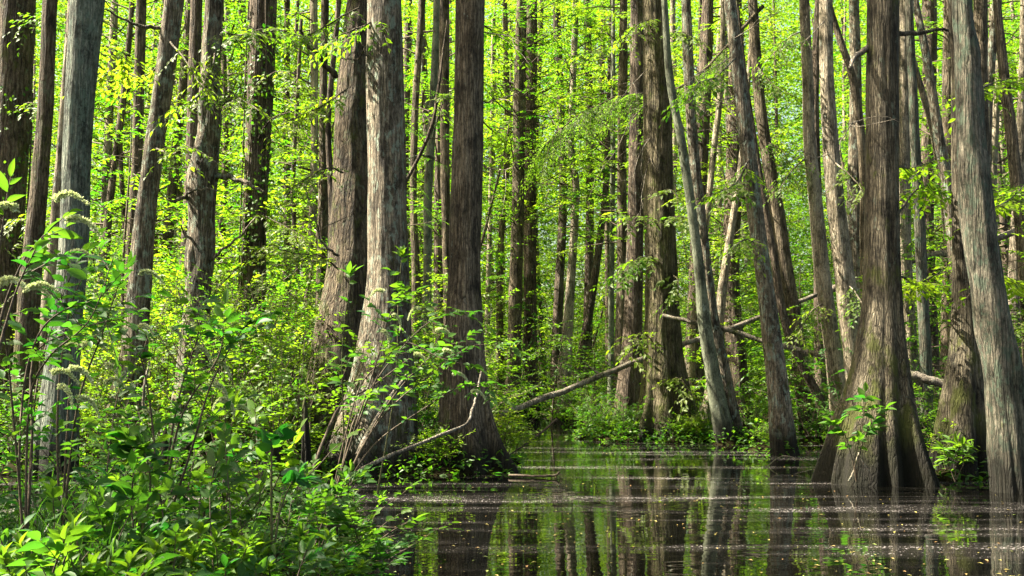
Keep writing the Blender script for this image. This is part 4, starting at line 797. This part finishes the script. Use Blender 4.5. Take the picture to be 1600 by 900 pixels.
def traced_shrub(name, label, paths, seed, flowers=(), **kw):
    """paths: stems as lists of (photo x, photo y, distance); flowers: (photo x, photo y, distance, slope)"""
    base = at(*paths[0][0]); st = [np.array([at(*q) for q in p]) - base for p in paths]
    a, b, ends = grow(st, seed, **kw)
    o = thing(name, label, 'shrub', base, NEAR); link('stems', a, o); link('foliage', b, o)
    for i, (x, y, D, dirx) in enumerate(flowers):
        p = at(x, y, D) - base; az = 0 if dirx > 0 else math.pi
        link('flower_spike', FL[i % 4], o, p - np.array((.045 * (1 if dirx > 0 else -1), 0, 0)), (0, abs(dirx) * .8 - .35, az + random.Random(seed + i).uniform(-.5, .5)), (1.3, 1.0, 1.0))
    return o

traced_shrub('flowering_shrub', 'arching shrub with cream flower spikes reaching over the water before two big trunks', [
    [(515, 800, 7.2), (535, 700, 7.2), (565, 600, 7.2), (610, 560, 7.2), (660, 545, 7.3)], [(515, 800, 7.2), (548, 690, 7.0), (590, 560, 7.0), (610, 490, 7.0), (640, 460, 7.0)],
    [(520, 800, 7.2), (570, 690, 7.3), (630, 600, 7.4), (700, 540, 7.4), (770, 535, 7.5)], [(520, 800, 7.2), (580, 700, 7.3), (660, 640, 7.3), (730, 600, 7.3), (785, 620, 7.3)],
    [(520, 800, 7.2), (560, 640, 7.4), (650, 520, 7.5), (710, 490, 7.6), (745, 500, 7.6)], [(510, 800, 7.2), (560, 660, 7.0), (620, 540, 7.0), (690, 560, 6.9), (745, 575, 6.9)], [(520, 800, 7.2), (590, 660, 7.2), (680, 580, 7.2), (740, 540, 7.2), (800, 545, 7.2)]],
    31, [(590, 456, 7, -.4), (648, 482, 7, -.8), (622, 490, 7, 1.4), (700, 547, 7.3, .9), (690, 517, 7.3, .5), (655, 553, 7.2, .9), (745, 612, 7.2, .7), (716, 585, 7.2, .6), (605, 515, 7, 1.4)], ll=.075, twigs=7, tw_L=.3, K=8, tint=.6, t0=.35)
traced_shrub('young_shoot', 'upright young shoot with bright whorled top leaves before the scaly trunk', [[(540, 760, 7.6), (536, 640, 7.6), (535, 540, 7.6), (548, 425, 7.6)]], 32, ll=.10, twigs=4, tw_L=.12, K=3, leaf=HI, tint=.55, t0=.45, whorl=True, stem_mat='stem_green')
traced_shrub('young_shoot', 'upright young shoot with sparse leaves before the lichen-spotted trunk', [[(590, 770, 7.8), (618, 600, 7.8), (622, 480, 7.8), (628, 395, 7.8)]], 33, ll=.085, twigs=4, tw_L=.12, K=3, leaf=HI, tint=.5, t0=.5, whorl=True, stem_mat='stem_green')
traced_shrub('flowering_shrub', 'dark-stemmed shrub with one stem arched over at the picture edge and cream flowers', [
    [(40, 880, 4.6), (30, 740, 4.6), (38, 600, 4.6), (62, 520, 4.6), (100, 485, 4.6), (135, 478, 4.6), (165, 505, 4.6), (182, 560, 4.6)], [(40, 880, 4.6), (50, 700, 4.6), (52, 560, 4.7), (110, 520, 4.7), (180, 500, 4.8), (210, 508, 4.8)],
    [(40, 880, 4.6), (45, 640, 4.5), (75, 560, 4.4), (140, 500, 4.3), (178, 400, 4.3)], [(40, 880, 4.6), (20, 640, 4.5), (5, 520, 4.4), (-30, 460, 4.3)], [(40, 880, 4.6), (55, 620, 4.7), (85, 500, 4.9), (110, 430, 5)]],
    34, [(305, 489, 4.8, -.9) if False else (95, 583, 4.5, .5), (50, 455, 4.4, .3), (20, 445, 4.4, .3), (120, 577, 4.5, .7), (134, 622, 4.5, .9), (105, 602, 4.5, 1.1), (62, 452, 4.4, .2)], ll=.075, twigs=6, tw_L=.3, K=6, tint=.4, t0=.22, r0=.006)
traced_shrub('flowering_shrub', 'shrub with pale flower spikes held up against the grey-green trunk', [
    [(95, 860, 5.2), (90, 640, 5.2), (110, 480, 5.2), (150, 400, 5.2)], [(95, 860, 5.2), (120, 640, 5.1), (160, 520, 5), (190, 430, 5)], [(95, 860, 5.2), (110, 560, 5.3), (105, 450, 5.3), (135, 390, 5.3)]],
    35, [(104, 314, 5.2, .2) if False else (122, 398, 5.2, .3), (150, 405, 5.2, .5), (230, 428, 5, .5), (140, 542, 5, .2), (112, 545, 5, -.2)], ll=.08, twigs=6, tw_L=.3, K=6, tint=.5, t0=.25)
traced_shrub('flowering_shrub', 'near shrub at the picture edge with long bright leaves and drooping flower spikes', [
    [(-40, 900, 3.4), (-20, 600, 3.4), (-5, 420, 3.4), (12, 300, 3.4)], [(-40, 900, 3.4), (-10, 560, 3.5), (30, 420, 3.5), (90, 345, 3.5)], [(-40, 900, 3.4), (-15, 620, 3.3), (20, 470, 3.3), (55, 390, 3.3)]],
    36, [(104, 314, 3.5, .2), (120, 346, 3.5, .5), (10, 330, 3.4, -.3), (15, 448, 3.4, .2)], ll=.078, twigs=3, tw_L=.26, K=5, leaf=HIN, tint=.55, t0=.55, along=False)
traced_shrub('flowering_shrub', 'shrub with flower spikes hanging in a line below the knobbly trunk', [
    [(250, 850, 5.4), (265, 700, 5.4), (285, 600, 5.4), (310, 520, 5.4), (300, 480, 5.4)], [(250, 850, 5.4), (300, 700, 5.3), (330, 600, 5.3), (375, 520, 5.3), (400, 500, 5.3)], [(250, 850, 5.4), (240, 680, 5.5), (220, 560, 5.5), (180, 500, 5.5)], [(250, 850, 5.4), (280, 660, 5.2), (340, 560, 5.2), (350, 500, 5.2)]],
    37, [(303, 489, 5.4, .5), (278, 510, 5.4, 1.4), (318, 545, 5.4, .9), (345, 566, 5.3, .9), (345, 600, 5.3, 1.1), (356, 622, 5.3, 1.2), (228, 512, 5.5, .5), (175, 570, 5.5, 1.0), (176, 600, 5.5, .2)], ll=.078, twigs=7, tw_L=.34, K=7, tint=.45, t0=.2)
traced_shrub('broad_leaved_shrub', 'low plant with a few very large dark oval leaves before the brown stump', [[(425, 880, 5.0), (424, 780, 5.0), (424, 700, 5.0), (420, 675, 5.0)], [(425, 880, 5.0), (440, 790, 5.1), (470, 730, 5.1)]], 38, ll=.135, twigs=3, tw_L=.14, K=3, leaf=HIB, tint=.12, t0=.7, whorl=False, stem_mat='stem_green', along=False)
traced_shrub('broad_leaved_shrub', 'plant with rounded bright leaves standing up before the water strip', [[(215, 860, 4.8), (210, 760, 4.8), (205, 700, 4.8), (198, 672, 4.8)], [(215, 860, 4.8), (235, 760, 4.8), (222, 690, 4.8)]], 39, ll=.10, twigs=4, tw_L=.14, K=3, leaf=HIB, tint=.6, t0=.6, stem_mat='stem_green')
traced_shrub('leafy_vine', 'vine with large pointed leaves climbing the foot of the big buttressed trunk', [
    [(1338, 752, 12.55), (1336, 720, 12.5), (1342, 690, 12.5), (1350, 650, 12.45), (1352, 615, 12.4)], [(1338, 752, 12.55), (1330, 710, 12.5), (1318, 675, 12.5), (1302, 660, 12.5)], [(1338, 752, 12.55), (1345, 700, 12.45), (1362, 660, 12.4), (1380, 640, 12.4)]],
    40, ll=.155, twigs=4, tw_L=.22, K=4, leaf=HI, tint=.6, t0=.45, r0=.008)
traced_shrub('leafy_sapling', 'small bright sapling sprouting in front of the brown wide-footed trunk', [[(1492, 752, 12.7), (1494, 720, 12.7), (1496, 690, 12.7)], [(1492, 752, 12.7), (1508, 720, 12.7), (1516, 695, 12.7)], [(1492, 752, 12.7), (1480, 720, 12.7), (1472, 700, 12.7)]], 41, ll=.13, twigs=3, tw_L=.18, K=4, leaf=HIN, tint=.75, t0=.45, r0=.006)

# the rest of the near thicket: (x, top y, distance, kind, label)
KIND = {}
def bank_proto(i, h, nst, **kw):
    r = np.random.default_rng(700 + i); st = []
    for s_ in range(nst):
        az = r.uniform(0, 6.28); t = r.uniform(.08, .6)
        st.append(limb_path(r, (r.normal(0, .06), r.normal(0, .06), -.1), (math.cos(az) * t, math.sin(az) * t, 1), h * r.uniform(.75, 1.08) + .1, 9, .10, -.035))
    return grow(st, 750 + i, **kw)
KIND['a'] = (1.0, bank_proto(0, 1.0, 8, ll=.074, twigs=6, tw_L=.26, K=7, tint=.45))
KIND['b'] = (1.0, bank_proto(1, 1.0, 9, ll=.068, twigs=6, tw_L=.28, K=8, tint=.35))
KIND['c'] = (.6, bank_proto(2, .6, 9, ll=.085, twigs=5, tw_L=.18, K=6, leaf=HIN, tint=.55, whorl=True, stem_mat='stem_green'))
KIND['d'] = (.5, bank_proto(3, .5, 9, ll=.078, twigs=6, tw_L=.22, K=7, tint=.3))
KIND['e'] = (1.0, bank_proto(4, 1.0, 7, ll=.08, twigs=6, tw_L=.3, K=6, leaf=HIB, tint=.5))
LIST = [
 (150, 600, 5.6, 'a', 2, 'bushy shrub in front of the grey-green trunk'), (225, 630, 6.0, 'b', 1, 'shrub below the brown leaning trunk with small dark leaves'),
 (285, 650, 6.2, 'b', 1, 'dense small-leaved shrub below the knobbly trunk'), (385, 585, 6.4, 'e', 2, 'open shrub with rounded leaves below the dark ivy-covered trunk'),
 (440, 690, 6.6, 'a', 0, 'shrub below and left of the scaly-barked trunk'), (490, 715, 7.0, 'b', 0, 'fine-leaved shrub at the foot of the scaly-barked trunk'),
 (330, 685, 5.0, 'a', 0, 'leafy shrub in the middle of the near bank'), (255, 715, 4.8, 'd', 0, 'low dark-leaved shrub before the thin mossy root knee'),
 (120, 725, 5.8, 'a', 0, 'shrub in front of the rounded mossy root knee'), (65, 725, 4.4, 'e', 0, 'round-leaved shrub beside the dark arched stem'),
 (395, 735, 5.2, 'b', 0, 'dark shrub under the very large oval leaves'), (470, 735, 5.8, 'a', 0, 'bright shrub at the water end of the near bank'),
 (530, 735, 6.8, 'd', 0, 'small shrub where the grey bare branch leaves the bank'), (548, 800, 6.4, 'a', 0, 'shrub leaning out over the water by the low dark stick'),
 (340, 815, 4.6, 'c', 0, 'plant with upright yellow-green new leaves at the bottom edge of the photo'), (430, 812, 4.9, 'c', 0, 'plant with reddish young leaf tips above the lowest curved stick'),
 (480, 838, 5.2, 'c', 0, 'upright-leaved plant at the bottom edge nearest the water'), (240, 800, 4.3, 'c', 0, 'low plant with narrow leaves beside the long grass'),
 (60, 810, 4.0, 'd', 0, 'low dark shrub in the bottom corner of the photo'), (160, 830, 4.0, 'c', 0, 'narrow-leaved plant among the long grass'),
 (300, 775, 4.4, 'a', 0, 'leafy shrub right of the long grass'), (20, 650, 5.4, 'b', 1, 'small-leaved shrub behind the dark arched stem'),
 (400, 860, 4.3, 'd', 0, 'dark low shrub at the bottom edge below the largest leaves'), (540, 850, 5.9, 'd', 0, 'small dark shrub at the waterline in the bottom corner of the bank'),
 (200, 685, 6.4, 'e', 1, 'round-leaved shrub before the strip of still water'), (420, 705, 7.2, 'b', 0, 'shrub surrounding the broad brown stump'), (505, 760, 6.2, 'e', 0, 'round-leaved shrub under the dark bent branch'),
]
for k, (x, y, D, kd, nf, label) in enumerate(LIST):
    p = at(x, y, D); g = max(.12, float(gz(p[0], p[1]))); h0, (a, b, ends) = KIND[kd]
    o = thing('flowering_shrub' if nf else 'shrub', label, 'shrub', (p[0], p[1], g - .02), NEAR, rs.uniform(0, 6.28)); sc = float(np.clip((p[2] - g) / h0, .55, 1.9))
    sv = (min(sc, 1.15) if sc > 1 else max(sc, .8),) * 2 + (sc,)
    link('stems', a, o, scale=sv); link('foliage', b, o, scale=sv)
    if nf: put_flowers(o, [(np.array(q) * np.array(sv), d) for q, d in ends], nf, k)

# long grass, one tangled mass
r = np.random.default_rng(90); mb = MB()
for cxp, D, cnt, hh in ((110, 5.0, 170, .55), (170, 4.6, 240, .6), (215, 5.2, 120, .5), (60, 5.4, 90, .5), (150, 6.4, 90, .55), (300, 6.6, 60, .5), (500, 6.9, 70, .45), (250, 4.0, 120, .45)):
    c = at(cxp, 850, D)
    for _ in range(cnt):
        bx, by = c[0] + r.normal(0, .14), c[1] + r.normal(0, .14); g = max(.05, float(gz(bx, by))); az = r.uniform(0, 6.28); L = hh * r.uniform(.5, 1.2); bd = r.uniform(.2, .9)
        t = np.linspace(0, 1, 6); dx = np.array((math.cos(az), math.sin(az), 0)); wv = np.array((-math.sin(az), math.cos(az), 0)) * .0045
        P = np.array((bx, by, g)) + dx * (L * bd * t ** 1.8)[:, None] + UPV * (L * (t - .45 * bd * t ** 2.2))[:, None]
        wd = (1 - t ** 2)[:, None] + .05; v = np.stack([P - wv * wd, P + wv * wd], 1).reshape(-1, 3)
        mb.add(v, [[2 * i, 2 * i + 1, 2 * i + 3, 2 * i + 2] for i in range(5)], 0, float(np.clip(r.normal(.5, .2), 0, 1)))
tag(link('grass', mb.mesh('grass', [M['grass']])), 'long arching grass growing among the near shrubs', 'grass', kind='stuff')

# ivy on three trunks: leaves set on the bark
def ivy(rec, label, z0, z1, n, seed, ll=.09, sideways=(0, 6.28), thick=.12, mat='leaf_shrub'):
    r = np.random.default_rng(seed); z = r.uniform(z0, z1, n); keep = fbm(z * 1.5, r.uniform(0, 50, n) * 0 + seed, seed) > .0
    th = r.uniform(*sideways, n); rr_ = np.interp(z, rec['zz'], rec['rr']) + np.abs(r.normal(0, thick, n)) + .02
    ax = np.stack([np.interp(z, rec['zz'], rec['ax'][:, j]) for j in (0, 1)], 1)
    out = np.stack([np.cos(th), np.sin(th), 0 * th], 1); o = np.concatenate([ax, z[:, None]], 1) + out * rr_[:, None]
    cl = fbm(th * 1.3 + 9, z * .9, seed); m_ = cl > .42; o, out = o[m_], out[m_]; k = len(o)
    d = r.normal(0, .6, (k, 3)) + np.array((0, 0, -.7)) + out * .35; mb = MB(); mb.leaves(mid_leaf(.75), o, d, out + UPV * .5 + r.normal(0, .35, (k, 3)), ll * r.uniform(.6, 1.3, k), 0, np.clip(r.normal(.4, .2, k), 0, 1))
    st = MB()
    for q in range(4):
        zz = np.linspace(max(0, z0 - .5), z1, 24); a = r.uniform(*sideways) + .5 * np.sin(zz * r.uniform(.3, .8) + r.uniform(0, 6)); ri = np.interp(zz, rec['zz'], rec['rr']) + .035
        st.tube(np.stack([np.interp(zz, rec['zz'], rec['ax'][:, 0]) + ri * np.cos(a), np.interp(zz, rec['zz'], rec['ax'][:, 1]) + ri * np.sin(a), zz], 1), .016, 5, 0)
    o_ = thing('climbing_vine', label, 'vine', rec['base'], 'vines climbing the trunks'); link('stem', st.mesh('vine_stem', [M['twig']]), o_); link('foliage', mb.mesh('vine_leaves', [M[mat]], False), o_)
ivy(t_ivy, 'climbing vine with small leaves on the broad dark trunk at the picture edge', .5, 6.5, 900, 1, .07)
ivy(t_dark, 'ivy wrapped round the dark trunk between the knobbly trunk and the twin pair', .5, 9, 2400, 2, .085)
ivy(t_ivy2, 'ivy bunched round the foot of the rear double trunk', .2, 5.0, 1900, 3, .10, thick=.22)

# floating leaves and flecks on the water
r = np.random.default_rng(95); mb = MB(); n_ = 2000
Y = 6.2 + r.uniform(0, 1, n_) ** 1.6 * 26; X = r.uniform(-.42, .52, n_) * Y; k_ = fbm(X * .35, Y * 1.1, 41) > .40; X, Y = X[k_], Y[k_]; n_ = len(X)
d = r.normal(0, 1, (n_, 3)) * np.array((1, 1, .02)); mb.leaves(lo_leaf(.5), np.stack([X, Y, np.full(n_, .006)], 1), d, UPV[None] + r.normal(0, .06, (n_, 3)), r.uniform(.010, .045, n_), 0, r.uniform(0, 1, n_))
m, nt, out = new_mat('floating_leaf'); a_ = N(nt, "ShaderNodeAttribute", attribute_name='tint'); rp = ramp(nt, [(0, (.16, .13, .03)), (.4, (.26, .22, .05)), (.7, (.22, .11, .035)), (1, (.16, .22, .04))]); nt.links.new(a_.outputs['Fac'], rp.inputs[0])
p = N(nt, "ShaderNodeBsdfPrincipled"); nt.links.new(rp.outputs[0], p.inputs['Base Color']); setin(p, Roughness=.6); nt.links.new(p.outputs[0], out.inputs[0])
tag(link('floating_leaves', mb.mesh('floating_leaves', [m], False)), 'scattered yellow and brown fallen leaves floating on the dark water', 'fallen leaves', kind='stuff')
